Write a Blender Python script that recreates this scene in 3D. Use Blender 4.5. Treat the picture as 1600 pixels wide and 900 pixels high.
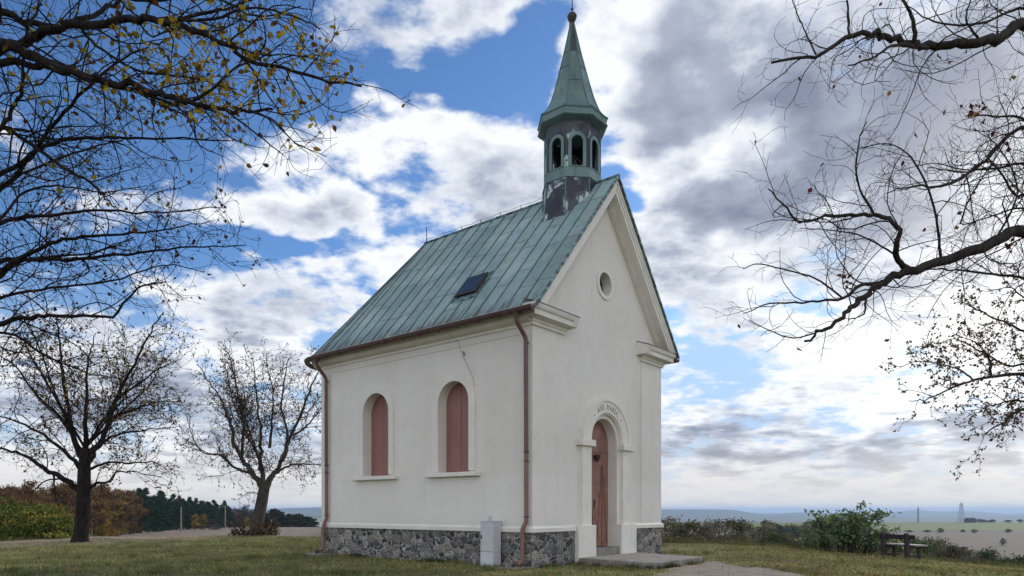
import bpy, bmesh, math, random
import numpy as np
from mathutils import Vector, Matrix

R = math.radians
scene = bpy.context.scene
for o in list(bpy.data.objects): bpy.data.objects.remove(o)
COL = scene.collection

# ------------------------------------------------------------------ camera
F, HOR, EYE = 1084.0, 797.0, 1.26       # focal length and horizon row for a 1600 px wide picture, eye height
cam_d = bpy.data.cameras.new('camera'); cam = bpy.data.objects.new('camera', cam_d); COL.objects.link(cam)
cam.location = (0, 0, EYE); cam.rotation_euler = (R(90), 0, 0)
cam_d.sensor_width = 36; cam_d.lens = F / 1600 * 36
cam_d.shift_y = (HOR - 450) / 1600
cam_d.clip_start = .1; cam_d.clip_end = 60000
scene.camera = cam

# ------------------------------------------------------------------ light and view
SUN_AZ, SUN_EL = 40.0, 17.0             # degrees to the right of the view, degrees up
sd = bpy.data.lights.new('sun', 'SUN'); sun = bpy.data.objects.new('sun', sd); COL.objects.link(sun)
sd.energy = 1.5; sd.angle = R(11); sd.color = (1.0, .93, .84)
sdir = Vector((math.sin(R(SUN_AZ)) * math.cos(R(SUN_EL)), math.cos(R(SUN_AZ)) * math.cos(R(SUN_EL)), math.sin(R(SUN_EL))))
sun.rotation_euler = sdir.to_track_quat('Z', 'Y').to_euler()
vs = scene.view_settings
vs.view_transform = 'Standard'; vs.look = 'None'; vs.gamma = 1; vs.use_curve_mapping = False
vs.exposure = 0.72
try:
    scene.cycles.volume_bounces = 1
    scene.cycles.transparent_max_bounces = 12
except Exception: pass

# ------------------------------------------------------------------ node helper
class NT:
    def __init__(s, tree):
        s.t = tree; s.n = tree.nodes; s.l = tree.links; s.n.clear()
    def new(s, typ, **kw):
        nd = s.n.new(typ)
        for k, v in kw.items(): setattr(nd, k, v)
        return nd
    def put(s, sock, v):
        if hasattr(v, 'is_linked') or hasattr(v, 'links'): s.l.new(v, sock)
        elif v is not None:
            if isinstance(v, (tuple, list)) and len(v) == 3 and sock.type == 'RGBA': v = (*v, 1)
            sock.default_value = v
    def math(s, op, a, b=None, c=None, clamp=False):
        nd = s.new('ShaderNodeMath', operation=op); nd.use_clamp = clamp
        s.put(nd.inputs[0], a)
        if b is not None: s.put(nd.inputs[1], b)
        if c is not None: s.put(nd.inputs[2], c)
        return nd.outputs[0]
    def vmath(s, op, a, b=None, out=0):
        nd = s.new('ShaderNodeVectorMath', operation=op); s.put(nd.inputs[0], a)
        if b is not None: s.put(nd.inputs[1], b)
        return nd.outputs[out]
    def smooth(s, v, a, b, lo=0., hi=1.):
        nd = s.new('ShaderNodeMapRange', interpolation_type='SMOOTHSTEP')
        s.put(nd.inputs['Value'], v)
        nd.inputs['From Min'].default_value = a; nd.inputs['From Max'].default_value = b
        nd.inputs['To Min'].default_value = lo; nd.inputs['To Max'].default_value = hi
        return nd.outputs[0]
    def noise(s, vec, scale, detail=4, rough=.55, dist=0., out='Fac'):
        nd = s.new('ShaderNodeTexNoise'); s.put(nd.inputs['Vector'], vec)
        nd.inputs['Scale'].default_value = scale; nd.inputs['Detail'].default_value = detail
        nd.inputs['Roughness'].default_value = rough; nd.inputs['Distortion'].default_value = dist
        return nd.outputs[out]
    def mix(s, f, a, b, mode='MIX'):
        nd = s.new('ShaderNodeMix', data_type='RGBA', blend_type=mode)
        s.put(nd.inputs['Factor'], f); s.put(nd.inputs['A'], a) if False else None
        s.put([i for i in nd.inputs if i.name == 'A' and i.type == 'RGBA'][0], a)
        s.put([i for i in nd.inputs if i.name == 'B' and i.type == 'RGBA'][0], b)
        return [o for o in nd.outputs if o.type == 'RGBA'][0]
    def mapping(s, vec, loc=(0, 0, 0), scale=(1, 1, 1), rot=(0, 0, 0)):
        nd = s.new('ShaderNodeMapping'); s.put(nd.inputs['Vector'], vec)
        nd.inputs['Location'].default_value = loc; nd.inputs['Scale'].default_value = scale; nd.inputs['Rotation'].default_value = rot
        return nd.outputs[0]
    def ramp(s, v, stops):
        nd = s.new('ShaderNodeValToRGB'); s.put(nd.inputs[0], v)
        cr = nd.color_ramp
        while len(cr.elements) < len(stops): cr.elements.new(.5)
        for e, (p, c) in zip(cr.elements, stops): e.position = p; e.color = (*c, 1)
        return nd.outputs[0]

# ------------------------------------------------------------------ sky
w = bpy.data.worlds.new('World'); scene.world = w; w.use_nodes = True
t = NT(w.node_tree)
out = t.new('ShaderNodeOutputWorld'); bg = t.new('ShaderNodeBackground')
sky = t.new('ShaderNodeTexSky', sky_type='NISHITA'); sky.sun_disc = False
sky.sun_elevation = R(SUN_EL); sky.sun_rotation = R(SUN_AZ); sky.altitude = 300; sky.air_density = 1.0; sky.dust_density = .6; sky.ozone_density = 2.2
tc = t.new('ShaderNodeTexCoord'); D = tc.outputs['Generated']
sx = t.new('ShaderNodeSeparateXYZ'); t.put(sx.inputs[0], D)
x_, y_, z_ = sx.outputs
az = t.math('DEGREES', t.math('ARCTAN2', x_, y_))
el = t.math('DEGREES', t.math('ARCSINE', z_))
ae = t.new('ShaderNodeCombineXYZ'); t.put(ae.inputs[0], az); t.put(ae.inputs[1], el); AE = ae.outputs[0]
# a layer of cloud seen in perspective: thin and drawn out towards the horizon
zd = t.math('MAXIMUM', t.math('ADD', z_, .26), .08)
cp = t.new('ShaderNodeCombineXYZ'); t.put(cp.inputs[0], t.math('DIVIDE', x_, zd)); t.put(cp.inputs[1], t.math('DIVIDE', y_, zd)); t.put(cp.inputs[2], t.math('MULTIPLY', z_, 1.2))
CP = cp.outputs[0]
warp = t.vmath('SUBTRACT', t.noise(CP, 3.0, 3, .6, out='Color'), (.5, .5, .5))
AEw = t.vmath('ADD', AE, t.vmath('MULTIPLY', warp, (16, 12, 0)))
def azel(px, py):
    a = math.degrees(math.atan((px - 800) / F)); e = math.degrees(math.atan((HOR - py) / math.hypot(F, px - 800)))
    return a, e
def blobsum(lst, vec):
    acc = None
    for (px, py, rx, ry, amp) in lst:
        a, e = azel(px, py)
        ra = rx / F * 57.3 * math.cos(R(a)) ** 1.2; re = ry / F * 57.3 * math.cos(R(e)) ** 1.0
        m = t.mapping(vec, (-a / ra, -e / re, 0), (1 / ra, 1 / re, 1))
        g = t.new('ShaderNodeTexGradient', gradient_type='SPHERICAL'); t.put(g.inputs[0], m)
        acc = t.math('MULTIPLY_ADD', g.outputs['Fac'], amp, acc if acc is not None else 0.0)
    return acc
cover_blobs = [  # where cloud stands in the sky (+) and where it breaks open (-): az/el of each mass
    (740, 10, 150, 80, .55), (600, 0, 90, 40, .25), (650, 195, 160, 80, .62), (790, 250, 170, 90, .42), (400, 280, 190, 60, .50), (540, 310, 120, 40, .35),
    (640, 320, 260, 110, .24), (450, 470, 250, 110, .42), (560, 420, 130, 60, .30), (150, 560, 300, 80, .34), (520, 220, 120, 50, .30), (700, 420, 160, 60, .3), (220, 300, 160, 60, .22), (330, 530, 200, 70, .20),
    (1280, 150, 520, 300, .80), (1040, 90, 170, 150, .50), (1100, 380, 240, 180, .42), (900, 420, 200, 150, .25), (1500, 350, 350, 220, .6), (1350, 540, 330, 120, .30),
    (150, 150, 400, 240, -.46), (400, 80, 220, 120, -.40), (640, 110, 240, 60, -.62), (800, 120, 110, 100, -.60), (560, 165, 60, 60, -.3), (500, 375, 120, 34, -.45), (470, 225, 90, 40, -.1), (870, 150, 50, 60, -.25),
    (280, 380, 180, 60, -.25), (985, 300, 55, 34, -1.0), (960, 250, 34, 24, -.5), (1095, 545, 60, 46, -.55), (1300, 490, 60, 26, -.45), (1150, 585, 110, 24, -.2), (1160, 500, 120, 60, .35), (50, 420, 200, 80, -.15), (1060, 260, 50, 30, -.25),
]
dark_blobs = [   # the heavy undersides
    (1230, 130, 360, 180, .80), (1500, 200, 380, 230, 1.05), (1150, 300, 170, 80, .60), (1020, 150, 120, 60, .40), (1400, 390, 280, 70, .65), (720, 290, 130, 50, .25), (790, 310, 100, 60, .3),
    (1300, 692, 520, 46, .8), (1080, 668, 260, 40, .6), (1500, 694, 300, 40, .5), (430, 650, 420, 80, .8), (150, 620, 320, 80, .6), (420, 740, 420, 50, .3), (1350, 770, 500, 30, .2), (1400, 560, 330, 120, -.5), (1150, 610, 200, 50, -.2), (1050, 440, 110, 60, .35), (1200, 620, 200, 24, .3),
    (1100, 30, 90, 60, -.3), (1090, 210, 190, 42, -.85), (1180, 385, 130, 40, -.7), (960, 90, 70, 90, -.5),
]
cov = blobsum(cover_blobs, AEw)
drk = blobsum(dark_blobs, AEw)
n1 = t.noise(CP, 5.2, 9, .56, .1)
n2 = t.noise(t.mapping(CP, (3.1, 7.7, 0)), 14.0, 7, .60, .1)
lowband = t.smooth(el, 2.0, 19.0, 1.0, 0.0)
nl = t.noise(t.mapping(AE, (0, 0, 0), (.060, .40, 1)), 1.7, 8, .62, .3)      # low layered cloud
n3 = t.noise(t.mapping(CP, (1.3, 4.1, 2)), 36.0, 5, .65)
dens = t.math('ADD', t.math('MULTIPLY_ADD', n1, 2.3, -.66), t.math('MULTIPLY', t.math('SUBTRACT', n2, .5), .70))
dens = t.math('ADD', dens, t.math('MULTIPLY', t.math('SUBTRACT', n3, .5), .25))
dens = t.math('ADD', dens, cov)
dens = t.math('ADD', dens, t.math('MULTIPLY', lowband, t.math('MULTIPLY_ADD', t.math('SUBTRACT', nl, .5), 1.5, .34)))
mask = t.smooth(dens, .42, .86)
thick = t.smooth(dens, .70, 1.5)
shade = t.math('ADD', t.math('MULTIPLY', thick, .50), t.math('MULTIPLY', drk, .62))
n4 = t.noise(t.mapping(CP, (9, 2, 0)), 3.6, 8, .60)
shade = t.math('ADD', shade, t.math('MULTIPLY', t.math('SUBTRACT', n4, .5), 1.7))
shade = t.math('ADD', shade, t.math('MULTIPLY', t.math('SUBTRACT', n2, .5), -.55))
shade = t.math('ADD', shade, t.math('MULTIPLY', lowband, t.math('MULTIPLY_ADD', t.math('SUBTRACT', nl, .5), 2.1, -.10)))
shade = t.math('MULTIPLY', shade, 1.0, clamp=True)
ccol = t.ramp(shade, [(0, (.86, .88, .91)), (.22, (.66, .70, .77)), (.5, (.385, .43, .53)), (1, (.205, .24, .33))])
# unseen clouds behind the viewer, brightened and warmed to light the walls
sdv = t.vmath('DOT_PRODUCT', D, tuple(sdir), out=1)
rear_boost = t.smooth(y_, .20, -.45)
front = t.math('MULTIPLY_ADD', rear_boost, 1.62, .70)
glow2 = t.math('POWER', t.math('MAXIMUM', sdv, 0.0), 60.0)
sc = t.new('ShaderNodeVectorMath', operation='SCALE'); t.put(sc.inputs[0], sky.outputs[0]); sc.inputs['Scale'].default_value = .088
skyc = t.mix(1.0, sc.outputs[0], (.62, .85, 1.14), 'MULTIPLY')
skyc = t.vmath('MINIMUM', skyc, (.27, .43, .66))
haz = t.smooth(el, -1.0, 20.0, .85, .0)
skyc = t.mix(haz, skyc, (.33, .43, .56))
cw = t.mix(rear_boost, ccol, t.mix(1.0, ccol, (1.07, 1.0, .88), 'MULTIPLY'))
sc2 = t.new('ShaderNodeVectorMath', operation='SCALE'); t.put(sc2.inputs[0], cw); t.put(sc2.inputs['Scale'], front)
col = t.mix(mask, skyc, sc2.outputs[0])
col = t.mix(t.math('MULTIPLY', t.smooth(el, 6.5, .8), .82), col, (.50, .475, .45))
gl = t.new('ShaderNodeVectorMath', operation='SCALE'); gl.inputs[0].default_value = (.40, .38, .33); t.put(gl.inputs['Scale'], glow2)
col = t.vmath('ADD', col, gl.outputs[0])
t.put(bg.inputs['Color'], col); bg.inputs['Strength'].default_value = 1.0
t.l.new(bg.outputs[0], out.inputs['Surface'])
try: w.cycles.sampling_method = 'MANUAL'; w.cycles.sample_map_resolution = 512
except Exception: pass

# ------------------------------------------------------------------ object helpers
def tag(o, label=None, cat=None, group=None, kind=None):
    if label: o['label'] = label
    if cat: o['category'] = cat
    if group: o['group'] = group
    if kind: o['kind'] = kind
    return o
def empty(name, loc=(0, 0, 0), rz=0):
    o = bpy.data.objects.new(name, None); COL.objects.link(o); o.location = loc; o.rotation_euler = (0, 0, rz); o.empty_display_size = .3
    return o
def mkobj(name, verts, faces, mat, parent=None, smooth=False, tint=None):
    me = bpy.data.meshes.new(name)
    me.from_pydata([tuple(v) for v in verts], [], [tuple(f) for f in faces]); me.update()
    if smooth: me.polygons.foreach_set('use_smooth', [True] * len(me.polygons))
    if mat: me.materials.append(mat)
    if tint is not None:
        a = me.color_attributes.new('tint', 'FLOAT_COLOR', 'CORNER')
        vals = np.ones((len(me.loops), 4), dtype=np.float32)
        lt = np.empty(len(me.polygons), dtype=np.int32); me.polygons.foreach_get('loop_total', lt)
        vals[:, :3] = np.repeat(np.asarray(tint, dtype=np.float32).reshape(len(lt), -1)[:, :3], lt, axis=0)
        a.data.foreach_set('color', vals.ravel())
    o = bpy.data.objects.new(name, me); COL.objects.link(o)
    if parent: o.parent = parent
    return o
class MB:
    """collects faces for ONE mesh object"""
    def __init__(s): s.v = []; s.f = []; s.t = []
    def add(s, vs, fs, tint=(1, 1, 1)):
        b = len(s.v); s.v += [tuple(v) for v in vs]; s.f += [tuple(i + b for i in f) for f in fs]; s.t += [tint] * len(fs)
    def box(s, x0, x1, y0, y1, z0, z1, bev=0., tint=(1, 1, 1)):
        b = bev
        if b <= 0:
            vs = [(x, y, z) for z in (z0, z1) for y in (y0, y1) for x in (x0, x1)]
            fs = [(0, 2, 3, 1), (4, 5, 7, 6), (0, 1, 5, 4), (2, 6, 7, 3), (0, 4, 6, 2), (1, 3, 7, 5)]
            s.add(vs, fs, tint); return
        bm = bmesh.new(); bmesh.ops.create_cube(bm, size=1)
        for v in bm.verts:
            v.co = Vector(((x0 + x1) / 2 + v.co.x * (x1 - x0), (y0 + y1) / 2 + v.co.y * (y1 - y0), (z0 + z1) / 2 + v.co.z * (z1 - z0)))
        bmesh.ops.bevel(bm, geom=bm.edges[:], offset=b, segments=2, affect='EDGES', profile=.5)
        bm.verts.ensure_lookup_table()
        s.add([v.co[:] for v in bm.verts], [[v.index for v in f.verts] for f in bm.faces], tint); bm.free()
    def tube(s, pts, rad, n=8, cap=True, tint=(1, 1, 1)):
        pts = [Vector(p) for p in pts]
        if not hasattr(rad, '__len__'): rad = [rad] * len(pts)
        ref = None; rings = []
        for i, p in enumerate(pts):
            d = (pts[min(i + 1, len(pts) - 1)] - pts[max(i - 1, 0)]).normalized()
            if ref is None: ref = d.orthogonal().normalized()
            ref = (ref - d * ref.dot(d)).normalized(); b = d.cross(ref)
            rings.append([p + (ref * math.cos(2 * math.pi * k / n) + b * math.sin(2 * math.pi * k / n)) * rad[i] for k in range(n)])
        vs = [v for r in rings for v in r]
        fs = [(i * n + k, i * n + (k + 1) % n, (i + 1) * n + (k + 1) % n, (i + 1) * n + k) for i in range(len(pts) - 1) for k in range(n)]
        if cap: fs += [tuple(range(n - 1, -1, -1)), tuple((len(pts) - 1) * n + k for k in range(n))]
        s.add(vs, fs, tint)
    def lathe(s, cx, cy, prof, n=24, tint=(1, 1, 1), rot=0.):
        vs = [(cx + r * math.cos(2 * math.pi * k / n + rot), cy + r * math.sin(2 * math.pi * k / n + rot), z) for r, z in prof for k in range(n)]
        m = len(prof)
        fs = [(i * n + k, i * n + (k + 1) % n, (i + 1) * n + (k + 1) % n, (i + 1) * n + k) for i in range(m - 1) for k in range(n)]
        fs += [tuple(range(n - 1, -1, -1)), tuple((m - 1) * n + k for k in range(n))]
        s.add(vs, fs, tint)
    def sweep(s, path, prof, tint=(1, 1, 1), cap=True):
        """path: 2D points walked so that the outside lies on the left of travel reversed; prof: (out, z) closed loop"""
        n = len(path); P = [Vector(p) for p in path]; m = len(prof); vs = []
        for i, p in enumerate(P):
            d0 = (P[i] - P[i - 1]).normalized() if i else None
            d1 = (P[i + 1] - P[i]).normalized() if i < n - 1 else None
            if d0 is None: d0 = d1
            if d1 is None: d1 = d0
            n0 = Vector((-d0.y, d0.x)); n1 = Vector((-d1.y, d1.x)); nn = (n0 + n1).normalized()
            k = 1 / max(.3, nn.dot(n0))
            for (o, z) in prof: vs.append((p.x + nn.x * o * k, p.y + nn.y * o * k, z))
        fs = [(i * m + j, (i + 1) * m + j, (i + 1) * m + (j + 1) % m, i * m + (j + 1) % m) for i in range(n - 1) for j in range(m)]
        if cap: fs += [tuple(range(m)), tuple((n - 1) * m + j for j in range(m - 1, -1, -1))]
        s.add(vs, fs, tint)
    def prism(s, outline, holes, w0, w1, f, tint=(1, 1, 1)):
        """2D outline with holes pushed from w0 to w1; f(a,b,w) gives the point"""
        loops = [outline] + list(holes)
        cu = bpy.data.curves.new('tmp', 'CURVE'); cu.dimensions = '2D'; cu.fill_mode = 'BOTH'; cu.extrude = .5
        for lp in loops:
            sp = cu.splines.new('POLY'); sp.points.add(len(lp) - 1); sp.use_cyclic_u = True
            for q, (a, b) in zip(sp.points, lp): q.co = (a, b, 0, 1)
        ob = bpy.data.objects.new('tmp', cu); me = bpy.data.meshes.new_from_object(ob)
        s.add([f(v.co.x, v.co.y, w0 if v.co.z < 0 else w1) for v in me.vertices], [list(p.vertices) for p in me.polygons], tint)
        bpy.data.objects.remove(ob); bpy.data.curves.remove(cu); bpy.data.meshes.remove(me)
    def build(s, name, mat, parent=None, smooth=False, fix=True):
        o = mkobj(name, s.v, s.f, mat, parent, smooth, s.t)
        if fix and len(s.f) < 20000:
            bm = bmesh.new(); bm.from_mesh(o.data); bmesh.ops.recalc_face_normals(bm, faces=bm.faces[:]); bm.to_mesh(o.data); bm.free()
        if smooth:
            try: o.data.set_sharp_from_angle(angle=R(35))
            except Exception: pass
        return o
def arch(cx, half, z0, spring, n=20, r=None):
    return [(cx - half, z0), (cx + half, z0)] + [(cx + half * math.cos(math.pi * k / n), spring + half * math.sin(math.pi * k / n)) for k in range(n + 1)]
def circ(cx, cz, r, n=32): return [(cx + r * math.cos(2 * math.pi * k / n), cz + r * math.sin(2 * math.pi * k / n)) for k in range(n)]

# ------------------------------------------------------------------ materials
MATS = {}
def mat(name, fn, rough=.8, spec=.3, metal=0.):
    m = bpy.data.materials.new(name); m.use_nodes = True
    q = NT(m.node_tree); o = q.new('ShaderNodeOutputMaterial'); b = q.new('ShaderNodeBsdfPrincipled')
    q.l.new(b.outputs[0], o.inputs[0])
    b.inputs['Roughness'].default_value = rough; b.inputs['Specular IOR Level'].default_value = spec; b.inputs['Metallic'].default_value = metal
    c, bump, dist = fn(q, b)
    q.put(b.inputs['Base Color'], c)
    if bump is not None:
        bn = q.new('ShaderNodeBump'); bn.inputs['Distance'].default_value = dist; bn.inputs['Strength'].default_value = 1.0
        q.put(bn.inputs['Height'], bump); q.l.new(bn.outputs[0], b.inputs['Normal'])
    MATS[name] = m; return m
def oc(q): return q.new('ShaderNodeTexCoord').outputs['Object']
def tintn(q):
    a = q.new('ShaderNodeAttribute'); a.attribute_name = 'tint'; return a.outputs['Color']
def sepz(q, v):
    s_ = q.new('ShaderNodeSeparateXYZ'); q.put(s_.inputs[0], v); return s_.outputs

def f_plaster(q, b):
    P = oc(q); x, y, z = sepz(q, P)
    big = q.noise(P, .55, 5, .6); mid = q.noise(P, 3.0, 5, .6)
    c = q.ramp(big, [(.3, (.675, .64, .585)), (.7, (.745, .712, .66))])
    c = q.mix(q.smooth(mid, .40, .75, 0, .35), c, (.61, .575, .52))
    streak = q.noise(q.mapping(P, (0, 0, 0), (3.5, 3.5, .25)), 1.0, 5, .6)           # faint rain streaks
    c = q.mix(q.smooth(streak, .52, .80, 0, .20), c, (.47, .45, .41))
    low = q.math('ADD', z, q.math('MULTIPLY', mid, .10))
    c = q.mix(q.smooth(low, 2.02, 2.10, .25, .0), c, (.78, .76, .71))                   # repainted lower strip
    c = q.mix(q.smooth(q.math('ADD', z, q.math('MULTIPLY', mid, .5)), 1.05, 1.5, .22, 0), c, (.42, .40, .36))
    fine = q.noise(P, 90, 3, .6)
    return c, q.math('ADD', q.math('MULTIPLY', fine, .5), q.math('MULTIPLY', q.noise(P, 6, 4, .6), 1.2)), .006
mat('plaster', f_plaster, .92, .15)
def f_trim(q, b):
    P = oc(q); mid = q.noise(P, 2.2, 6, .65)
    c = q.ramp(mid, [(.3, (.66, .63, .57)), (.7, (.76, .735, .675))])
    c = q.mix(q.smooth(q.noise(q.mapping(P, (0, 0, 0), (6, 6, .5)), 1, 5, .6), .58, .82, 0, .4), c, (.42, .40, .36))
    return c, q.noise(P, 45, 4, .6), .003
mat('trim', f_trim, .85, .2)
def f_stone(q, b):
    P = oc(q); W = q.vmath('ADD', P, q.vmath('MULTIPLY', q.noise(P, 3.0, 4, .6, out='Color'), (.26, .26, .26)))
    S = q.mapping(W, (0, 0, 0), (1, 1, 1.45))
    v = q.new('ShaderNodeTexVoronoi', feature='DISTANCE_TO_EDGE'); q.put(v.inputs['Vector'], S); v.inputs['Scale'].default_value = 4.7
    v2 = q.new('ShaderNodeTexVoronoi', feature='F1'); q.put(v2.inputs['Vector'], S); v2.inputs['Scale'].default_value = 4.7
    s_ = q.new('ShaderNodeSeparateColor'); q.put(s_.inputs[0], v2.outputs['Color'])
    c = q.ramp(s_.outputs[0], [(0, (.04, .04, .05)), (.3, (.095, .095, .105)), (.55, (.165, .162, .16)), (.8, (.24, .225, .20)), (1, (.33, .31, .285))])
    n = q.noise(P, 16, 7, .68)
    c = q.mix(.75, c, q.ramp(n, [(.28, (.35, .35, .36)), (.72, (1.6, 1.55, 1.5))]), 'MULTIPLY')
    e = q.math('ADD', v.outputs['Distance'], q.math('MULTIPLY', q.math('SUBTRACT', q.noise(P, 22, 5, .65), .5), .09))
    mort = q.smooth(e, .03, .085, 1, 0)
    patch = q.smooth(q.noise(P, 1.6, 5, .62), .36, .66)                              # mortar smeared over in places
    mc = q.ramp(q.noise(P, 9, 6, .65), [(.3, (.34, .325, .305)), (.7, (.58, .56, .53))])
    c = q.mix(q.math('MULTIPLY', mort, q.math('MULTIPLY_ADD', patch, .35, .65)), c, mc)
    c = q.mix(q.math('MULTIPLY', q.smooth(q.noise(P, 3.4, 6, .66), .55, .72), .55), c, mc)
    h = q.math('ADD', q.math('MULTIPLY', q.smooth(e, .0, .16), 1.0), q.math('MULTIPLY', n, .55))
    return c, h, .05
mat('rubble_stone', f_stone, .9, .25)
def patina(q, P, dark=.45, seedloc=(0, 0, 0)):
    P = q.mapping(P, seedloc)
    base = q.ramp(q.noise(P, 1.1, 6, .6), [(.28, (.17, .245, .245)), (.55, (.245, .335, .325)), (.8, (.36, .44, .42))])
    st = q.noise(q.mapping(P, (0, 0, 0), (7, 7, .9)), 1.0, 6, .65)
    c = q.mix(q.smooth(st, .50, .78, 0, dark), base, (.045, .075, .085))
    c = q.mix(q.smooth(q.noise(P, 5, 7, .7), .56, .80, 0, .5), c, (.36, .47, .43))
    return c
def f_roof(q, b):
    P = oc(q); x, y, z = sepz(q, P)
    c = patina(q, P, .5)
    c = q.mix(1.0, c, tintn(q), 'MULTIPLY')
    # rust-brown and black runs near the eave
    col = q.noise(q.mapping(P, (0, 0, 0), (.3, 5.0, .6)), 2.2, 5, .7)
    low = q.math('SUBTRACT', 6.15, z)
    k = q.smooth(q.math('ADD', q.math('MULTIPLY', low, .55), q.math('MULTIPLY', q.math('SUBTRACT', col, .5), 1.5)), .12, .34)
    c = q.mix(q.math('MULTIPLY', k, .75), c, (.09, .065, .065))
    return c, q.noise(P, 4, 5, .6), .012
mat('copper_roof', f_roof, .62, .35)
mat('copper_seam', lambda q, b: (q.ramp(q.noise(oc(q), 3, 5, .6), [(.3, (.040, .062, .066)), (.75, (.16, .23, .225))]), None, 0), .6, .35)
def f_verge(q, b):
    P = oc(q); n = q.noise(P, 7, 6, .7)
    c = q.ramp(n, [(.42, (.030, .035, .045)), (.5, (.10, .17, .175)), (.6, (.22, .33, .31))])
    return c, n, .01
mat('copper_verge', f_verge, .6, .3)
mat('copper_patina', lambda q, b: (q.mix(1.0, patina(q, oc(q), .55, (4, 1, 2)), tintn(q), 'MULTIPLY'), q.noise(oc(q), 3, 5, .6), .015), .6, .35)
mat('copper_patina_dark', lambda q, b: (q.mix(1.0, q.mix(1.0, patina(q, oc(q), .6, (4, 1, 2)), (.52, .62, .63), 'MULTIPLY'), tintn(q), 'MULTIPLY'), q.noise(oc(q), 3, 5, .6), .015), .55, .4)
def f_blotch(q, b):
    P = oc(q)
    n = q.noise(P, 2.0, 7, .60, .6)
    c = q.ramp(n, [(.36, (.016, .018, .026)), (.48, (.035, .040, .052)), (.50, (.10, .135, .15)), (.535, (.46, .54, .56)), (.72, (.20, .29, .30))])
    zz = sepz(q, P)[2]
    c = q.mix(q.smooth(q.math('ADD', q.noise(q.mapping(P, (5, 3, 1), (1, 1, .4)), 2.0, 5, .6), q.smooth(zz, 9.6, 10.9, 0, .16)), .50, .56, 0, .92), c, (.020, .023, .032))
    return c, n, .01
mat('copper_dark', f_blotch, .5, .4)
def f_brown(q, b):
    P = oc(q); z = sepz(q, P)[2]
    c = q.ramp(q.noise(P, 8, 5, .6), [(.3, (.085, .042, .035)), (.7, (.15, .075, .058))])
    c2 = q.ramp(q.noise(P, 5, 5, .6), [(.3, (.16, .082, .060)), (.7, (.235, .125, .092))])
    return q.mix(q.smooth(z, 2.45, 2.50, .9, 0), c, c2), None, 0
mat('copper_pipe', f_brown, .42, .5)
mat('gutter_brown', lambda q, b: (q.ramp(q.noise(oc(q), 6, 5, .6), [(.3, (.045, .024, .022)), (.75, (.115, .058, .047))]), None, 0), .42, .5)
def f_shut(q, b):
    P = oc(q)
    c = q.ramp(q.noise(P, 1.8, 5, .6), [(.3, (.235, .110, .095)), (.7, (.29, .145, .125))])
    c = q.mix(q.smooth(q.noise(q.mapping(P, (0, 0, 0), (6, 6, 1)), 2, 5, .6), .55, .85, 0, .4), c, (.17, .07, .06))
    return c, q.noise(P, 30, 3, .5), .002
mat('shutter_paint', f_shut, .55, .35)
def f_door(q, b):
    P = oc(q); n = q.noise(P, 3.2, 6, .65)
    c = q.ramp(n, [(.3, (.15, .072, .055)), (.55, (.26, .125, .092)), (.75, (.38, .21, .16))])
    c = q.mix(q.smooth(q.noise(q.mapping(P, (2, 0, 0), (14, 14, 3)), 1, 6, .7), .58, .72, 0, .8), c, (.07, .03, .022))
    return c, n, .012
mat('door_sheet', f_door, .42, .5)
mat('iron', lambda q, b: (q.ramp(q.noise(oc(q), 12, 4, .6), [(.3, (.02, .018, .018)), (.7, (.055, .045, .04))]), None, 0), .6, .4)
mat('dark_inside', lambda q, b: (q.ramp(q.noise(oc(q), 3, 4, .6), [(.3, (.010, .010, .012)), (.7, (.02, .02, .022))]), None, 0), .9, .1)
mat('dark_glass', lambda q, b: (q.ramp(q.noise(oc(q), 4, 3, .5), [(.3, (.012, .015, .020)), (.7, (.03, .035, .045))]), None, 0), .12, .6)
def f_conc(q, b):
    P = oc(q); n = q.noise(P, 5, 7, .7)
    c = q.ramp(n, [(.3, (.16, .15, .135)), (.7, (.34, .32, .29))])
    c = q.mix(q.smooth(q.noise(P, 1.7, 4, .6), .5, .7, 0, .5), c, (.13, .12, .10))
    return c, q.noise(P, 40, 4, .7), .006
mat('concrete', f_conc, .9, .2)
mat('box_plastic', lambda q, b: (q.ramp(q.noise(oc(q), 2.5, 5, .6), [(.3, (.44, .46, .49)), (.7, (.55, .57, .60))]), None, 0), .55, .3)
mat('yellow_sign', lambda q, b: (q.ramp(q.noise(oc(q), 12, 3, .6), [(.3, (.55, .45, .05)), (.7, (.65, .52, .08))]), None, 0), .5, .3)
mat('letter_paint', lambda q, b: (q.ramp(q.noise(oc(q), 20, 3, .6), [(.3, (.10, .07, .06)), (.7, (.17, .13, .115))]), None, 0), .8, .2)
def f_bark(q, b, a=(.014, .011, .010), c_=(.065, .054, .047)):
    P = oc(q); n = q.noise(q.mapping(P, (0, 0, 0), (9, 9, 2.2)), 1.6, 6, .7)
    return q.ramp(n, [(.3, a), (.7, c_)]), n, .03
mat('bark', f_bark, .92, .15)
mat('bark_mid', lambda q, b: f_bark(q, b, (.030, .025, .022), (.11, .095, .083)), .92, .15)
mat('bark_grey', lambda q, b: f_bark(q, b, (.045, .038, .033), (.17, .145, .125)), .92, .15)
mat('bark_black', lambda q, b: f_bark(q, b, (.006, .005, .005), (.035, .030, .028)), .92, .1)
mat('twig', lambda q, b: (q.ramp(q.noise(oc(q), 4, 3, .6), [(.3, (.012, .009, .009)), (.7, (.036, .026, .023))]), None, 0), .9, .15)
def f_leaf(q, b):
    b.inputs['Transmission Weight'].default_value = 0
    return tintn(q), None, 0
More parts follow.
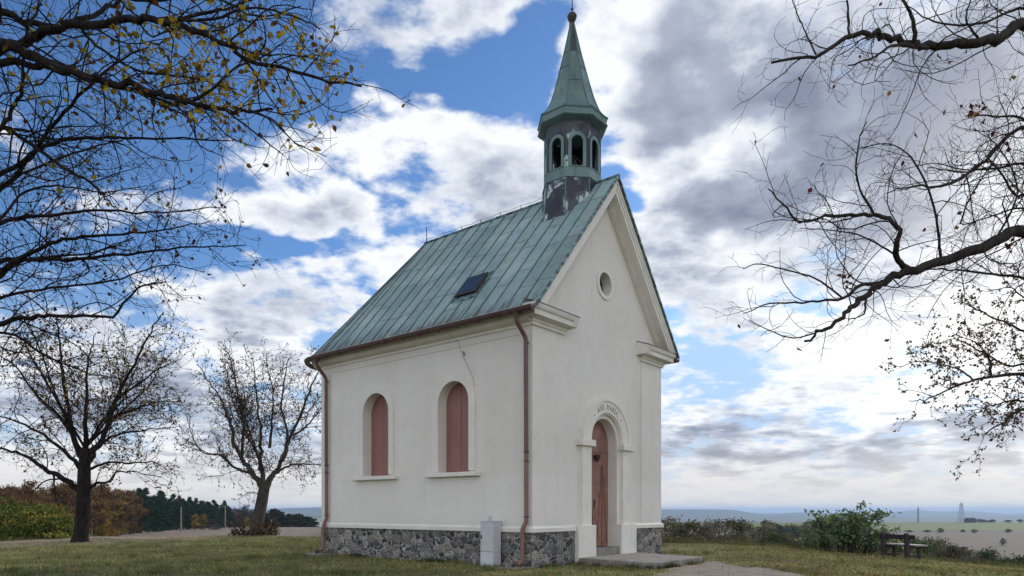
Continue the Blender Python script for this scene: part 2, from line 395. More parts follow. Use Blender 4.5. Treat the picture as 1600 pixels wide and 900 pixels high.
def leafmat(name, trans=.35):
    m = bpy.data.materials.new(name); m.use_nodes = True; q = NT(m.node_tree)
    o = q.new('ShaderNodeOutputMaterial'); d = q.new('ShaderNodeBsdfDiffuse'); tr = q.new('ShaderNodeBsdfTranslucent'); mx = q.new('ShaderNodeMixShader')
    c = q.mix(1.0, tintn(q), q.ramp(q.noise(oc(q), .9, 4, .6), [(.3, (.72, .72, .72)), (.7, (1.2, 1.2, 1.15))]), 'MULTIPLY')
    q.put(d.inputs[0], c); q.put(tr.inputs[0], c); mx.inputs[0].default_value = trans
    q.l.new(d.outputs[0], mx.inputs[1]); q.l.new(tr.outputs[0], mx.inputs[2]); q.l.new(mx.outputs[0], o.inputs[0]); MATS[name] = m
leafmat('leaf', .35); leafmat('far_leaf', .15); leafmat('grass_blade', .3)
mat('old_wood', lambda q, b: (q.ramp(q.noise(q.mapping(oc(q), (0, 0, 0), (2, 14, 14)), 1.5, 6, .65), [(.3, (.020, .016, .020)), (.7, (.075, .062, .066))]), q.noise(oc(q), 12, 4, .6), .01), .85, .25)
mat('seat_wood', lambda q, b: (q.ramp(q.noise(q.mapping(oc(q), (0, 0, 0), (2, 14, 14)), 1.5, 6, .65), [(.3, (.16, .145, .145)), (.7, (.33, .31, .31))]), q.noise(oc(q), 12, 4, .6), .01), .7, .3)
mat('pole_wood', lambda q, b: (q.ramp(q.noise(oc(q), 2, 4, .6), [(.3, (.17, .15, .135)), (.7, (.30, .275, .25))]), None, 0), .9, .1)
mat('steel_far', lambda q, b: (q.ramp(q.noise(oc(q), .3, 3, .6), [(.3, (.09, .09, .10)), (.7, (.16, .16, .17))]), None, 0), .7, .3)
mat('barn_dark', lambda q, b: (q.ramp(q.noise(oc(q), .4, 3, .6), [(.3, (.03, .035, .05)), (.7, (.07, .07, .09))]), None, 0), .8, .2)

# ------------------------------------------------------------------ ground
def sst(a, b, x):
    q = np.clip((x - a) / (b - a), 0, 1); return q * q * (3 - 2 * q)
_h = np.random.RandomState(5).rand(256, 256)
def vnoise(x, y):
    x = np.asarray(x, float); y = np.asarray(y, float)
    xi = np.floor(x).astype(int); yi = np.floor(y).astype(int); fx = x - xi; fy = y - yi
    fx = fx * fx * (3 - 2 * fx); fy = fy * fy * (3 - 2 * fy)
    g = lambda a, b: _h[a % 256, b % 256]
    return (g(xi, yi) * (1 - fx) + g(xi + 1, yi) * fx) * (1 - fy) + (g(xi, yi + 1) * (1 - fx) + g(xi + 1, yi + 1) * fx) * fy
def crest(az):       # how far the mown hilltop reaches, by azimuth (degrees)
    return np.interp(az, [-180, -60, -36, -30, -20, -12, 5, 12, 22, 30, 37, 60, 180], [26, 26, 28, 29.5, 34, 35, 29, 27.4, 29.2, 30.2, 29.6, 27, 26])
def height(x, y):
    x = np.asarray(x, float); y = np.asarray(y, float)
    r = np.hypot(x, y); az = np.degrees(np.arctan2(x, y)); yy = np.where(np.abs(az) < 70, np.maximum(y, 1), r)
    zl = np.interp(yy, [0, 33, 60, 100, 160, 250, 300, 380, 600, 1500, 3500, 5500, 8000, 9500, 12000, 40000], [0, 0, -1.3, -2.9, -4.85, -5.3, -6.1, -16, -50, -70, -55, -30, -14, 1, -2, -60])
    cr = crest(az)
    over = np.maximum(0, r - cr)
    zr = -.020 * np.maximum(0, x - 6) ** 1.5 * (1 - sst(30, 50, r)) - .6 * sst(30, 50, r)
    zr = zr - 24.5 * (1 - np.exp(-over / 95.0))
    zr = zr + np.interp(yy, [0, 500, 1000, 1250, 1300, 1700, 4000, 7000, 9000, 12000, 40000], [0, 0, 1.5, 4.3, 2, -25, -40, -22, -6, -2, -60])
    far = np.exp(-((az - 30.3) / 2.2) ** 2) * 104 * sst(9000, 11000, yy) + np.exp(-((az - 33.6) / 1.6) ** 2) * 82 * sst(9000, 11000, yy)
    far = far - 42 * sst(17, 25, az) * sst(5500, 7500, yy)
    ridge = (vnoise(az * .35 + 40, yy * 0 + 3) - .5) * 60 * sst(5500, 8000, yy) + sst(28, 13, az) * 16 * sst(5500, 8000, yy)
    wr = sst(-6, 4, az)
    z = zl * (1 - wr) + (zr + far - 20 * sst(9000, 11000, yy)) * wr + ridge * sst(-60, -16, az)
    z = z + (vnoise(x * .35, y * .35) - .5) * .10 * sst(4, 12, r) * (1 - sst(60, 90, r)) + (vnoise(x * 1.3, y * 1.3) - .5) * .035 * (1 - sst(40, 60, r))
    # even ground under the walls, a hollow where the viewer stands
    d = np.hypot((x - .0) / 7.5, (y - 19.0) / 7.5)
    flat = 1 - sst(.95, 1.35, d)
    z = z * (1 - flat * .85)
    z = z - .34 * (1 - sst(2, 9.5, r))
    return z
def hz(x, y): return float(height(x, y))
naz, nr = 900, 420
azs = np.concatenate([np.linspace(-180, -45, 70)[:-1], np.linspace(-45, 45, naz), np.linspace(45, 180, 70)[1:]])
rs = np.concatenate([[.5], np.geomspace(2, 36, 150), np.geomspace(36, 30000, nr)[1:]])
AZ, RR = np.meshgrid(np.radians(azs), rs)
X = RR * np.sin(AZ); Y = RR * np.cos(AZ); Z = height(X, Y)
nA, nR = len(azs), len(rs)
me = bpy.data.meshes.new('ground')
me.vertices.add(nA * nR); me.vertices.foreach_set('co', np.stack([X, Y, Z], -1).reshape(-1).astype(np.float32))
i = np.arange(nR - 1)[:, None] * nA + np.arange(nA - 1)[None, :]
quads = np.stack([i, i + 1, i + nA + 1, i + nA], -1).reshape(-1, 4)[:, ::-1]
me.loops.add(quads.size); me.loops.foreach_set('vertex_index', quads.reshape(-1).astype(np.int32))
me.polygons.add(len(quads)); me.polygons.foreach_set('loop_start', np.arange(0, quads.size, 4, dtype=np.int32))
me.polygons.foreach_set('use_smooth', np.ones(len(quads), dtype=bool)); me.update(calc_edges=True)
# land use, by place
azd = np.degrees(AZ); yy = np.maximum(Y, 1); jit = (vnoise(X * .25, Y * .25) - .5) * 3
g_lawn = np.array([.150, .155, .070]); g_dry = np.array([.36, .31, .225]); g_stub = np.array([.26, .22, .185]); g_green = np.array([.10, .15, .045])
g_scrub = np.array([.075, .07, .035]); g_plow = np.array([.145, .122, .100]); g_far = np.array([.12, .15, .13]); g_wood = np.array([.03, .045, .035])
C_ = np.tile(g_scrub, (nR, nA, 1)).astype(float)
def lay(m, c): 
    global C_
    m = m[..., None]; C_ = C_ * (1 - m) + np.asarray(c) * m
left = 1 - sst(-8, -4, azd)
lay(left, g_stub)
edge = crest(azd)
lay(left * sst(0, .5, (edge + 9 + jit) - RR), g_dry)
lay(left * sst(0, 8, yy - 62) * sst(0, 10, 95 + jit * 2 - yy), g_dry * .8 + g_green * .3)
lay(left * sst(0, 3, yy - 130) * sst(0, 10, 190 - yy) * sst(-17, -14.5, azd), g_green * 1.1)
lay(left * sst(0, 100, yy - 380), g_far)
lay(left * sst(0, 60, yy - 2600) * sst(0, 100, 4300 - yy), (.22, .30, .13))
lay(left * sst(0, 60, yy - 4300) * sst(0, 100, 4700 - yy), g_wood)
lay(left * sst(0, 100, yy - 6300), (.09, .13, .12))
right = 1 - left
lay(right * sst(0, 15, yy - 300), g_plow)
lay(right * sst(0, 6, yy - 775 - (azd - 25) * 6) , (.10, .085, .08))
lay(right * sst(0, 6, yy - 800 - (azd - 25) * 6) , g_plow * .95)
lay(right * sst(0, 10, yy - 850) * sst(0, 8, 1235 - yy) * sst(18, 19, azd), (.125, .175, .055))
lay(right * sst(0, 10, yy - 850) * (1 - sst(18, 19, azd)), (.20, .14, .12))
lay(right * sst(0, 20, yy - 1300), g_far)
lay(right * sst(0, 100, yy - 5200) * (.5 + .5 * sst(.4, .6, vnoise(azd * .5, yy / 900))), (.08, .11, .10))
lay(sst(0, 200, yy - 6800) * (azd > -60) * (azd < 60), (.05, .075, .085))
lay(1 - sst(-.3, .5, RR - edge - jit * .35), g_lawn)
ca = me.color_attributes.new('tint', 'FLOAT_COLOR', 'POINT')
cc = np.ones((nA * nR, 4), dtype=np.float32); cc[:, :3] = C_.reshape(-1, 3); ca.data.foreach_set('color', cc.ravel())
def f_ground(q, b):
    P = oc(q); c = tintn(q)
    v = q.noise(P, .45, 7, .65); v2 = q.noise(P, 3.5, 6, .7); v3 = q.noise(P, 22, 5, .7)
    c = q.mix(1.0, c, q.ramp(v, [(.28, (.62, .66, .60)), (.52, (1.0, 1.0, 1.0)), (.75, (1.55, 1.35, 1.25))]), 'MULTIPLY')
    c = q.mix(1.0, c, q.ramp(v2, [(.3, (.50, .55, .45)), (.5, (1., 1., 1.)), (.68, (1.5, 1.25, 1.15))]), 'MULTIPLY')
    c = q.mix(.8, c, q.ramp(v3, [(.3, (.55, .55, .55)), (.7, (1.5, 1.5, 1.45))]), 'MULTIPLY')
    row = q.noise(q.mapping(P, (0, 0, 0), (.9, .06, 1), (0, 0, R(28))), .9, 5, .6)
    c = q.mix(1.0, c, q.ramp(row, [(.3, (.85, .85, .85)), (.7, (1.16, 1.14, 1.12))]), 'MULTIPLY')
    return c, q.math('ADD', v2, q.math('MULTIPLY', v3, .6)), .06
me.materials.append(mat('ground_cover', f_ground, .95, .1))
ground = bpy.data.objects.new('ground', me); COL.objects.link(ground); tag(ground, kind='structure')

# dirt path in front of the chapel
def f_dirt(q, b):
    P = oc(q); n = q.noise(P, 2.5, 7, .68)
    c = q.ramp(n, [(.3, (.20, .165, .13)), (.7, (.34, .285, .235))])
    c = q.mix(q.smooth(q.noise(P, 38, 3, .6), .6, .75, 0, .6), c, (.45, .42, .38))
    return c, q.noise(P, 25, 5, .7), .02
mat('dirt', f_dirt, .95, .1)
def patch(name, poly, dz, m, step=.22, wob=.25, seed=1):
    """a sheet with a wandering outline, laid on the ground"""
    P = np.array(poly); x0, y0 = P.min(0) - .6; x1, y1 = P.max(0) + .6
    xs = np.arange(x0, x1, step); ys = np.arange(y0, y1, step)
    vs = [(x, y, hz(x, y) + dz) for y in ys for x in xs]
    def inside(x, y):
        x += (float(vnoise(x * 1.1 + seed, y * 1.1)) - .5) * wob * 4; y += (float(vnoise(x * 1.4, y * 1.4 + seed)) - .5) * wob * 2
        c = False; j = len(P) - 1
        for i in range(len(P)):
            if (P[i][1] > y) != (P[j][1] > y) and x < (P[j][0] - P[i][0]) * (y - P[i][1]) / (P[j][1] - P[i][1]) + P[i][0]: c = not c
            j = i
        return c
    n = len(xs); fs = [(b_ * n + a, b_ * n + a + 1, (b_ + 1) * n + a + 1, (b_ + 1) * n + a) for b_ in range(len(ys) - 1) for a in range(n - 1) if inside(xs[a] + step / 2, ys[b_] + step / 2)]
    return tag(mkobj(name, vs, fs, m, smooth=True), kind='structure')
patch('path', [(2.2, 9.5), (2.6, 13.2), (3.2, 14.3), (3.9, 15.8), (4.45, 17.0), (4.95, 17.1), (5.2, 15.6), (5.25, 14.3), (5.6, 13.2), (5.9, 9.5)], .012, MATS['dirt'], .06, .16)

# ------------------------------------------------------------------ chapel
A0 = Vector((.4428, 15.0, 0)); TH = math.atan2(.7728, .6346)
ch = empty('chapel', A0, TH)
tag(ch, 'small white plastered chapel with steep green copper roof, bell turret and stone plinth', 'chapel')
W, L, CRN = 5.94, 7.35, .85
def foot(off, y0=0., front=None, n=12):
    """the chapel's outline walked from the front left corner round the back to the front right corner"""
    r = CRN; p = []
    if front: p.append((front, -off * 0))
    p.append((0, y0))
    p += [(r - r * math.cos(a), L + r * math.sin(a)) for a in np.linspace(0, math.pi / 2, n)]
    p += [(W - r + r * math.cos(a), L + r * math.sin(a)) for a in np.linspace(math.pi / 2, 0, n)]
    p.append((W, y0))
    if front: p.append((W - front, 0))
    return p
SL = (9.47 - 5.58) / 3.3
def zr(x): return 5.58 + SL * (min(x, W - x) + .33)
FX = lambda a, b, w_: (a, w_, b)              # front-facing sheets: (X, Z, depth)
SXf = lambda a, b, w_: (w_, a, b)             # side-facing sheets: (Y, Z, depth)
CX = W / 2
# front wall with door and round window
m = MB()
spr = 2.93
notch = [(CX - .61, .79)] + [(CX - .61 * math.cos(math.pi * k / 24), spr + .61 * math.sin(math.pi * k / 24)) for k in range(25)] + [(CX + .61, .79)]
outl = [(0, .79)] + notch + [(W, .79), (W, zr(W) - .18), (CX, 9.47 - .18), (0, zr(0) - .18)]
m.prism(outl, [circ(CX + .02, 6.9, .285)], .035, .36, FX)
m.build('front_wall', MATS['plaster'], ch)
m = MB()   # corner pilasters, 35 mm proud of the middle of the front
m.prism([(0.0, .79), (1.13, .79), (1.13, 5.32), (0.0, 5.32)], [], 0, .033, FX)
m.build('corner_pilaster', MATS['plaster'], ch); m = MB()
m.prism([(W - 1.13, .79), (W, .79), (W, 5.32), (W - 1.13, 5.32)], [], 0, .033, FX)
m.build('corner_pilaster', MATS['plaster'], ch)
# side walls
WIN = [(2.355, .505), (5.195, .52)]
for sx_ in (0, 1):
    m = MB()
    holes = [arch(c, h, 2.16, 3.82) for c, h in WIN]
    w0, w1 = (0, .36) if sx_ == 0 else (W - .36, W)
    m.prism([(.36, .79), (L, .79), (L, 5.62), (.36, 5.62)], holes, w0, w1, SXf)
    m.build('side_wall', MATS['plaster'], ch)
m = MB()
back = foot(0)[1:-1]
m.sweep(back, [(0, .79), (0, 5.62), (-.3, 5.62), (-.3, .79)])
m.build('back_wall', MATS['plaster'], ch, smooth=True)
m = MB(); m.box(.4, W - .4, .5, L - .2, .2, .25); m.box(.4, W - .4, .5, L - .2, 5.4, 5.45); m.box(.40, .45, .5, L, .25, 5.4); m.build('interior_floor', MATS['dark_inside'], ch)
# plinth
def rough_strip(pts, z0, z1, name):
    m = MB(); P = [Vector(p) for p in pts]; s = 0.0; prev = None; step = .09; nz = 10; cols = []
    for i in range(len(P) - 1):
        d = P[i + 1] - P[i]; ln = d.length; k = max(1, int(ln / step)); nrm = Vector((-d.y, d.x)).normalized()
        for j in range(k + (1 if i == len(P) - 2 else 0)):
            q = P[i] + d * (j / k); cols.append((q, nrm))
    n = len(cols); vs = []
    for q, nn in cols:
        for j in range(nz + 1):
            z = z0 + (z1 - z0) * j / nz
            o = .008 + .035 * (float(vnoise((q.x + q.y * 1.7) * 5 + 9, z * 6 + q.y * 2)) - .3) * (1 if j < nz else .3) + (.06 * max(0, 1 - j / 3) * float(vnoise(q.y * 2.2 + q.x * 3, 4.4)))
            vs.append((q.x + nn.x * o, q.y + nn.y * o, z))
    fs = [(a * (nz + 1) + b_, (a + 1) * (nz + 1) + b_, (a + 1) * (nz + 1) + b_ + 1, a * (nz + 1) + b_ + 1) for a in range(n - 1) for b_ in range(nz)]
    m.add(vs, fs)
    m.build(name, MATS['rubble_stone'], ch, smooth=True)
rough_strip([(CX - 1.34, 0), (0, 0)] + foot(0)[1:-1] + [(W, 0), (CX + 1.34, 0)], -.35, .80, 'plinth')
# water table
m = MB()
prof = [(-.05, .775), (.055, .775), (.06, .86), (.02, .90), (-.05, .92)]
m.sweep([(CX - 1.38, 0), (0, 0)] + foot(0)[1:-1] + [(W, 0), (CX + 1.38, 0)], prof)
m.build('base_moulding', MATS['trim'], ch)
# eaves cornice, wrapped round the corners onto the front
m = MB()
prof = [(-.05, 5.27), (.045, 5.27), (.05, 5.33), (.075, 5.345), (.085, 5.385), (.13, 5.41), (.255, 5.425), (.26, 5.53), (.285, 5.54), (.30, 5.56), (.33, 5.62), (.335, 5.655), (-.05, 5.72)]
m.sweep([(1.17, 0), (0, 0), (0, .02)], prof); m.build('cornice', MATS['trim'], ch, smooth=True)
m = MB(); m.sweep([(W, .02), (W, 0), (W - 1.17, 0)], prof); m.build('cornice', MATS['trim'], ch, smooth=True)
cove = [(-.05, 5.27), (.03, 5.27), (.035, 5.33)] + [(.04 + .24 * math.sin(a), 5.34 + .21 * (1 - math.cos(a))) for a in np.linspace(.1, math.pi / 2 * .95, 8)] + [(.32, 5.57), (.33, 5.62), (-.05, 5.72)]
m = MB(); m.sweep([(0, .0205)] + foot(0)[1:-1] + [(W, .0205)], cove); m.build('eaves_cove', MATS['trim'], ch, smooth=True)
for a, b in ((-.30, 1.36), (W - 1.36, W + .30)):
    m = MB(); m.add([(a, -.345, 5.66), (b, -.345, 5.66), (b, .03, 5.79), (a, .03, 5.79), (a, -.345, 5.645), (b, -.345, 5.645), (b, .03, 5.775), (a, .03, 5.775)],
          [(0, 1, 2, 3), (7, 6, 5, 4), (0, 4, 5, 1), (1, 5, 6, 2), (2, 6, 7, 3), (3, 7, 4, 0)])
    m.build('cornice_flashing', MATS['gutter_brown'], ch)
for a, b in ((1.17, 1.35), (W - 1.35, W - 1.17)):
    m = MB(); m.add([(a, 0.034, 5.42), (b, 0.034, 5.42), (b, -.33, 5.64), (a, -.33, 5.64), (a, 0.034, 5.77), (b, 0.034, 5.77), (a, -.25, 5.43), (b, -.25, 5.43)],
          [(0, 1, 7, 6), (6, 7, 2, 3), (3, 2, 5, 4), (1, 5, 2, 7), (0, 6, 3, 4), (0, 4, 5, 1)])
    m.build('cornice_return', MATS['trim'], ch)
# raking cornice of the gable
def chev(d0, d1, y0, y1, clip=5.70, mm=None):
    o = lambda x, d: zr(x) - d
    xa = lambda d: (clip + d - 5.58) / SL - .33
    a0, a1 = xa(d0), xa(d1)
    pts = [(a0, clip), (CX, 9.47 - d0), (W - a0, clip), (W - a1, clip), (CX, 9.47 - d1), (a1, clip)]
    mm.prism(pts, [], y0, y1, FX)
m = MB()
chev(.055, .40, -.30, .03, 5.67, m); chev(.052, .27, -.322, -.298, 5.67, m); chev(.050, .16, -.345, -.320, 5.67, m)
chev(.39, .50, -.075, .032, 5.72, m); chev(.39, .445, -.12, .031, 5.72, m)
m.build('raking_cornice', MATS['trim'], ch)
# oculus
m = MB(); m.prism(circ(CX + .02, 6.9, .385, 40), [circ(CX + .02, 6.9, .283, 40)], 0.0, .034, FX); rim = m.build('round_window_frame', MATS['trim'], ch)
m = MB(); m.prism(circ(CX + .02, 6.9, .284, 32), [], .27, .29, FX); m.build('pane', MATS['dark_glass'], rim)
m = MB(); m.box(CX + .005, CX + .035, .24, .27, 6.63, 7.17); m.box(CX - .26, CX + .30, .245, .268, 6.885, 6.915); m.build('glazing_bars', MATS['shutter_paint'], rim)
# windows with shutters
for (c, h) in WIN:
    m = MB(); ring = arch(c, h + .185, 2.18, 3.82, 28); hole = arch(c, h - .002, 2.17, 3.82, 28)
    ring2 = ring[:]; 
    m.prism([(c - h - .185, 2.185), (c - h + .002, 2.185)] + [(c - (h - .002) * math.cos(math.pi * k / 28), 3.82 + (h - .002) * math.sin(math.pi * k / 28)) for k in range(29)] + [(c + h - .002, 2.185), (c + h + .185, 2.185)] + [(c + (h + .185) * math.cos(math.pi * k / 28), 3.82 + (h + .185) * math.sin(math.pi * k / 28)) for k in range(29)], [], -.045, .002, SXf)
    win = m.build('window_surround', MATS['trim'], ch)
    m = MB(); m.box(-.15, .26, c - .86, c + .86, 2.05, 2.15, .012); m.build('sill', MATS['trim'], win)
    for s in (-1, 1):
        m = MB(); g = .006
        ins = [(c + s * (g + (h - g) * k_), 0) for k_ in (0, 1)]
        n = 14; pts = [(c + s * g, 2.16)] + [(c + s * h, 2.16)] + [(c + s * h * math.cos(math.pi / 2 * k / n), 3.82 + h * math.sin(math.pi / 2 * k / n)) for k in range(n + 1)][:-1] + [(c + s * g, 3.82 + h)]
        m.prism(pts, [], .25, .285, SXf)
        m.build('shutter', MATS['shutter_paint'], win)
    m = MB(); m.box(.29, .31, c - h, c + h, 2.15, 3.9); m.build('shutter_backing', MATS['dark_inside'], win)
# portal
m = MB()
def arcring(ri, ro, y0, y1, a0=0, a1=math.pi, n=36):
    p = [(CX + ro * math.cos(a), spr + .012 + ro * math.sin(a)) for a in np.linspace(a0, a1, n)] + [(CX + ri * math.cos(a), spr + .012 + ri * math.sin(a)) for a in np.linspace(a1, a0, n)]
    m.prism(p, [], y0, y1, FX)
arcring(.735, 1.02, -.075, .036); arcring(1.02, 1.09, -.10, .037); arcring(.70, .74, -.04, .038)
portal = m.build('door_surround', MATS['trim'], ch, smooth=True)
for s in (-1, 1):
    m = MB(); x0, x1 = sorted((CX + s * .60, CX + s * 1.36)); m.box(x0, x1, -.12, .34, -.2, .90, .012); m.build('pilaster_base', MATS['trim'], portal)
    m = MB(); x0, x1 = sorted((CX + s * .74, CX + s * 1.13)); m.box(x0, x1, -.075, .04, .898, 2.80); m.build('jamb', MATS['trim'], portal)
    m = MB(); x0, x1 = sorted((CX + s * .66, CX + s * 1.25)); m.box(x0, x1, -.15, .04, 2.79, 2.94, .008); m.build('impost', MATS['trim'], portal)
    m = MB(); x0, x1 = sorted((CX + s * .99, CX + s * 1.13)); m.box(x0, x1, -.104, .04, 2.942, 3.22); m.build('impost_block', MATS['trim'], portal)
# inscription, letter by letter round the arch
letters = []
txt = 'AVE MARIA'; span = 66
adv = {'A': 1.0, 'V': 1.0, 'E': .85, ' ': .75, 'M': 1.2, 'R': 1.0, 'I': .55}
tot = sum(adv[c] for c in txt); pos = 0
for chh in txt:
    a = R(90 + span / 2 - span * (pos + adv[chh] / 2) / tot); pos += adv[chh]
    if chh == ' ': continue
    cu = bpy.data.curves.new('t', 'FONT'); cu.body = chh; cu.size = .175; cu.align_x = 'CENTER'; cu.extrude = .002; cu.resolution_u = 3; cu.offset = -.0015
    ob = bpy.data.objects.new('t', cu); mt_ = bpy.data.meshes.new_from_object(ob)
    rr = .815; cx_, cz_ = CX + rr * math.cos(a), spr + .012 + rr * math.sin(a); ra = a - math.pi / 2
    vsn = []; m = MB()
    for v in mt_.vertices:
        lx, lz = v.co.x * .78, v.co.y
        vsn.append((cx_ + lx * math.cos(ra) - lz * math.sin(ra), -.0775 - v.co.z, cz_ + lx * math.sin(ra) + lz * math.cos(ra)))
    m.add(vsn, [list(p.vertices) for p in mt_.polygons])
    # serifs
    for (sxx, szz) in {'A': ((-.05, 0), (.05, 0)), 'V': ((-.05, .122), (.05, .122)), 'M': ((-.055, 0), (.055, 0)), 'I': ((0, 0), (0, .122)), 'R': ((-.035, 0), (.05, 0)), 'E': ((-.035, 0), (-.035, .122))}[chh]:
        lx0, lx1, lz0, lz1 = sxx - .022, sxx + .022, szz - .004, szz + .006
        m.add([(cx_ + lx * math.cos(ra) - lz * math.sin(ra), yv, cz_ + lx * math.sin(ra) + lz * math.cos(ra)) for yv in (-.0802, -.0765) for lx, lz in ((lx0, lz0), (lx1, lz0), (lx1, lz1), (lx0, lz1))],
              [(0, 1, 2, 3), (7, 6, 5, 4), (0, 4, 5, 1), (1, 5, 6, 2), (2, 6, 7, 3), (3, 7, 4, 0)])
    bpy.data.objects.remove(ob); bpy.data.meshes.remove(mt_); letters.append(m)
m = MB()
for s in (-1,):
    a = R(90 + s * 45); m.prism(circ(CX + .875 * math.cos(a), spr + .875 * math.sin(a), .018, 10), [], -.0802, -.07, FX)
insc = m.build('inscription', MATS['letter_paint'], ch)
m = MB(); a = R(135); m.prism(circ(CX + .875 * math.cos(a), spr + .875 * math.sin(a), .018, 10), [], -.0802, -.07, FX); m.build('dot', MATS['letter_paint'], insc)
for m in letters: m.build('letter', MATS['letter_paint'], insc)
# door: two sheeted leaves with a fanlight panel over
dz0 = .34
door = None
for s in (-1, 1):
    m = MB(); x0, x1 = sorted((CX + s * .004, CX + s * .615)); m.box(x0, x1, .30, .335, dz0, 2.73, .004)
    d_ = m.build('door_leaf', MATS['door_sheet'], ch)
    m2 = MB(); cxl = (x0 + x1) / 2
    for zz in (1.15, 1.95): m2.box(x0 + .01, x1 - .01, .288, .301, zz, zz + .03)
    m2.tube([(x0 + .06, .29, dz0 + .05), (cxl, .288, 2.6), (x1 - .06, .29, dz0 + .05)], .009, 6)
    m2.tube([(cxl, .288, dz0 + .04), (cxl, .288, 2.62)], .012, 6)
    m2.build('door_battens', MATS['door_sheet'], d_)
    if s < 0:
        m3 = MB(); m3.tube([(CX - .05, .30, 1.44), (CX - .05, .24, 1.44), (CX - .17, .235, 1.44)], .012, 8); m3.box(CX - .075, CX - .025, .29, .302, 1.30, 1.52); m3.build('door_handle', MATS['iron'], d_)
m = MB(); m.prism([(CX - .615, 2.74)] + [(CX + .615, 2.74)] + [(CX + .615 * math.cos(math.pi * k / 20), spr + .615 * math.sin(math.pi * k / 20)) for k in range(21)], [], .30, .33, FX); m.box(CX - .61, CX + .61, .28, .31, 2.715, 2.745)
m.build('door_fanlight', MATS['door_sheet'], ch)
m = MB(); m.lathe(CX - .02, .22, [(.015, 2.47), (.05, 2.51), (.085, 2.61), (.09, 2.64), (.02, 2.66)], 10); m.tube([(CX - .02, .30, 2.55), (CX - .02, .22, 2.55)], .015, 6); m.build('holy_water_cup', MATS['iron'], ch)
m = MB(); m.box(CX - .595, CX + .595, -.06, .34, -.1, .33, .01); m.build('door_step', MATS['concrete'], ch)
m = MB()
m.add([(1.52, -2.12, -.3), (3.95, -2.14, -.3), (4.42, 0, -.3), (1.60, 0, -.3), (1.52, -2.12, .135), (3.95, -2.14, .135), (4.42, -.125, .145), (1.60, -.125, .145)], [(0, 3, 2, 1), (4, 5, 6, 7), (0, 1, 5, 4), (1, 2, 6, 5), (2, 3, 7, 6), (3, 0, 4, 7)])
slab = m.build('entrance_slab', MATS['concrete'], ch)
bv = slab.modifiers.new('b', 'BEVEL'); bv.width = .015; bv.segments = 2
# roof: trays between standing seams
rnd = random.Random(3)
def eaveline():
    e = [(-.33, y) for y in np.arange(-.375, 6.46, .452)]
    r = CRN + .33
    e += [(-.33, 6.84), (-.33, 7.2)]
    e += [(CRN - r * math.cos(a), L + r * math.sin(a)) for a in np.linspace(0, math.pi / 2, 6)]
    e += [(1.7, L + r), (2.35, L + r), (CX, L + r)]
    return e
E_ = eaveline(); APX = (CX, 6.46)
def ridgept(p): return (CX, p[1]) if p[1] < 6.46 else APX
m = MB(); seam = MB()
for s in (0, 1):
    fx_ = (lambda x: x) if s == 0 else (lambda x: W - x)
    for i in range(len(E_) - 1):
        a, b = E_[i], E_[i + 1]; ra, rb = ridgept(a), ridgept(b)
        off = rnd.uniform(.12, .4); cuts = [0, off, off + rnd.uniform(.28, .36), off + .62 + rnd.uniform(0, .06), 1.0]
        cuts = [c for c in cuts if c < .97] + [1.0]
        for j in range(len(cuts) - 1):
            t0, t1 = cuts[j], cuts[j + 1]; k = rnd.uniform(.90, 1.10); tn = (k * rnd.uniform(.95, 1.05), k, k * rnd.uniform(.96, 1.04))
            P = lambda e, r_, t_, l: (fx_(e[0] + (r_[0] - e[0]) * t_), e[1] + (r_[1] - e[1]) * t_, 5.58 + 3.89 * t_ + l)
            l0, l1 = .006, 0.0
            m.add([P(a, ra, t0, l0), P(b, rb, t0, l0), P(b, rb, t1, l1), P(a, ra, t1, l1)], [(0, 1, 2, 3)], tn)
            if j: seam.tube([P(a, ra, t0, .005), P(b, rb, t0, .005)], .0045, 4)
        if i: 
            t1 = 1 if a[1] < 6.46 else .985
            seam.tube([P(a, ra, 0, .018), P(a, ra, t1, .018)], .015, 4)
    # underside
    m.add([(fx_(-.33), -.375, 5.54), (fx_(-.33), 7.35, 5.54), (CX, 6.46, 9.40), (CX, -.375, 9.40)], [(0, 1, 2, 3)], (.5, .5, .5))
roof = m.build('roof', MATS['copper_roof'], ch, fix=False)
seam.build('standing_seams', MATS['copper_seam'], roof, fix=False)
m = MB()
for s in (0, 1):
    g = (lambda x: x) if s == 0 else (lambda x: W - x)
    m.add([(g(-.34), -.40, 5.53), (g(-.34), -.40, 5.60), (g(-.34), -.345, 5.60), (g(-.34), -.345, 5.53), (CX, -.40, 9.43), (CX, -.40, 9.505), (CX, -.345, 9.505), (CX, -.345, 9.43)],
          [(0, 1, 5, 4), (1, 2, 6, 5), (2, 3, 7, 6), (3, 0, 4, 7), (0, 3, 2, 1), (4, 5, 6, 7)])
m.tube([(CX, -.40, 9.49), (CX, 6.50, 9.49)], .038, 8)
m.build('roof_trim', MATS['copper_verge'], roof)
m = MB()     # ridge clips and lightning conductor
pts = []
for k, y in enumerate(np.linspace(1.95, 6.4, 7)):
    m.tube([(CX, y, 9.50), (CX, y, 9.60)], .012, 5); pts.append((CX, y, 9.605)); 
    if k < 6: pts.append((CX, y + .37, 9.575))
m.tube(pts, .006, 5); m.tube([(CX, 6.42, 9.5), (CX, 6.42, 9.98)], .013, 6)
m.tube([(CX, 1.97, 9.6), (CX - .02, 1.75, 9.62), (CX - .05, 1.7, 10.0)], .006, 5)
m.build('lightning_conductor', MATS['iron'], roof)
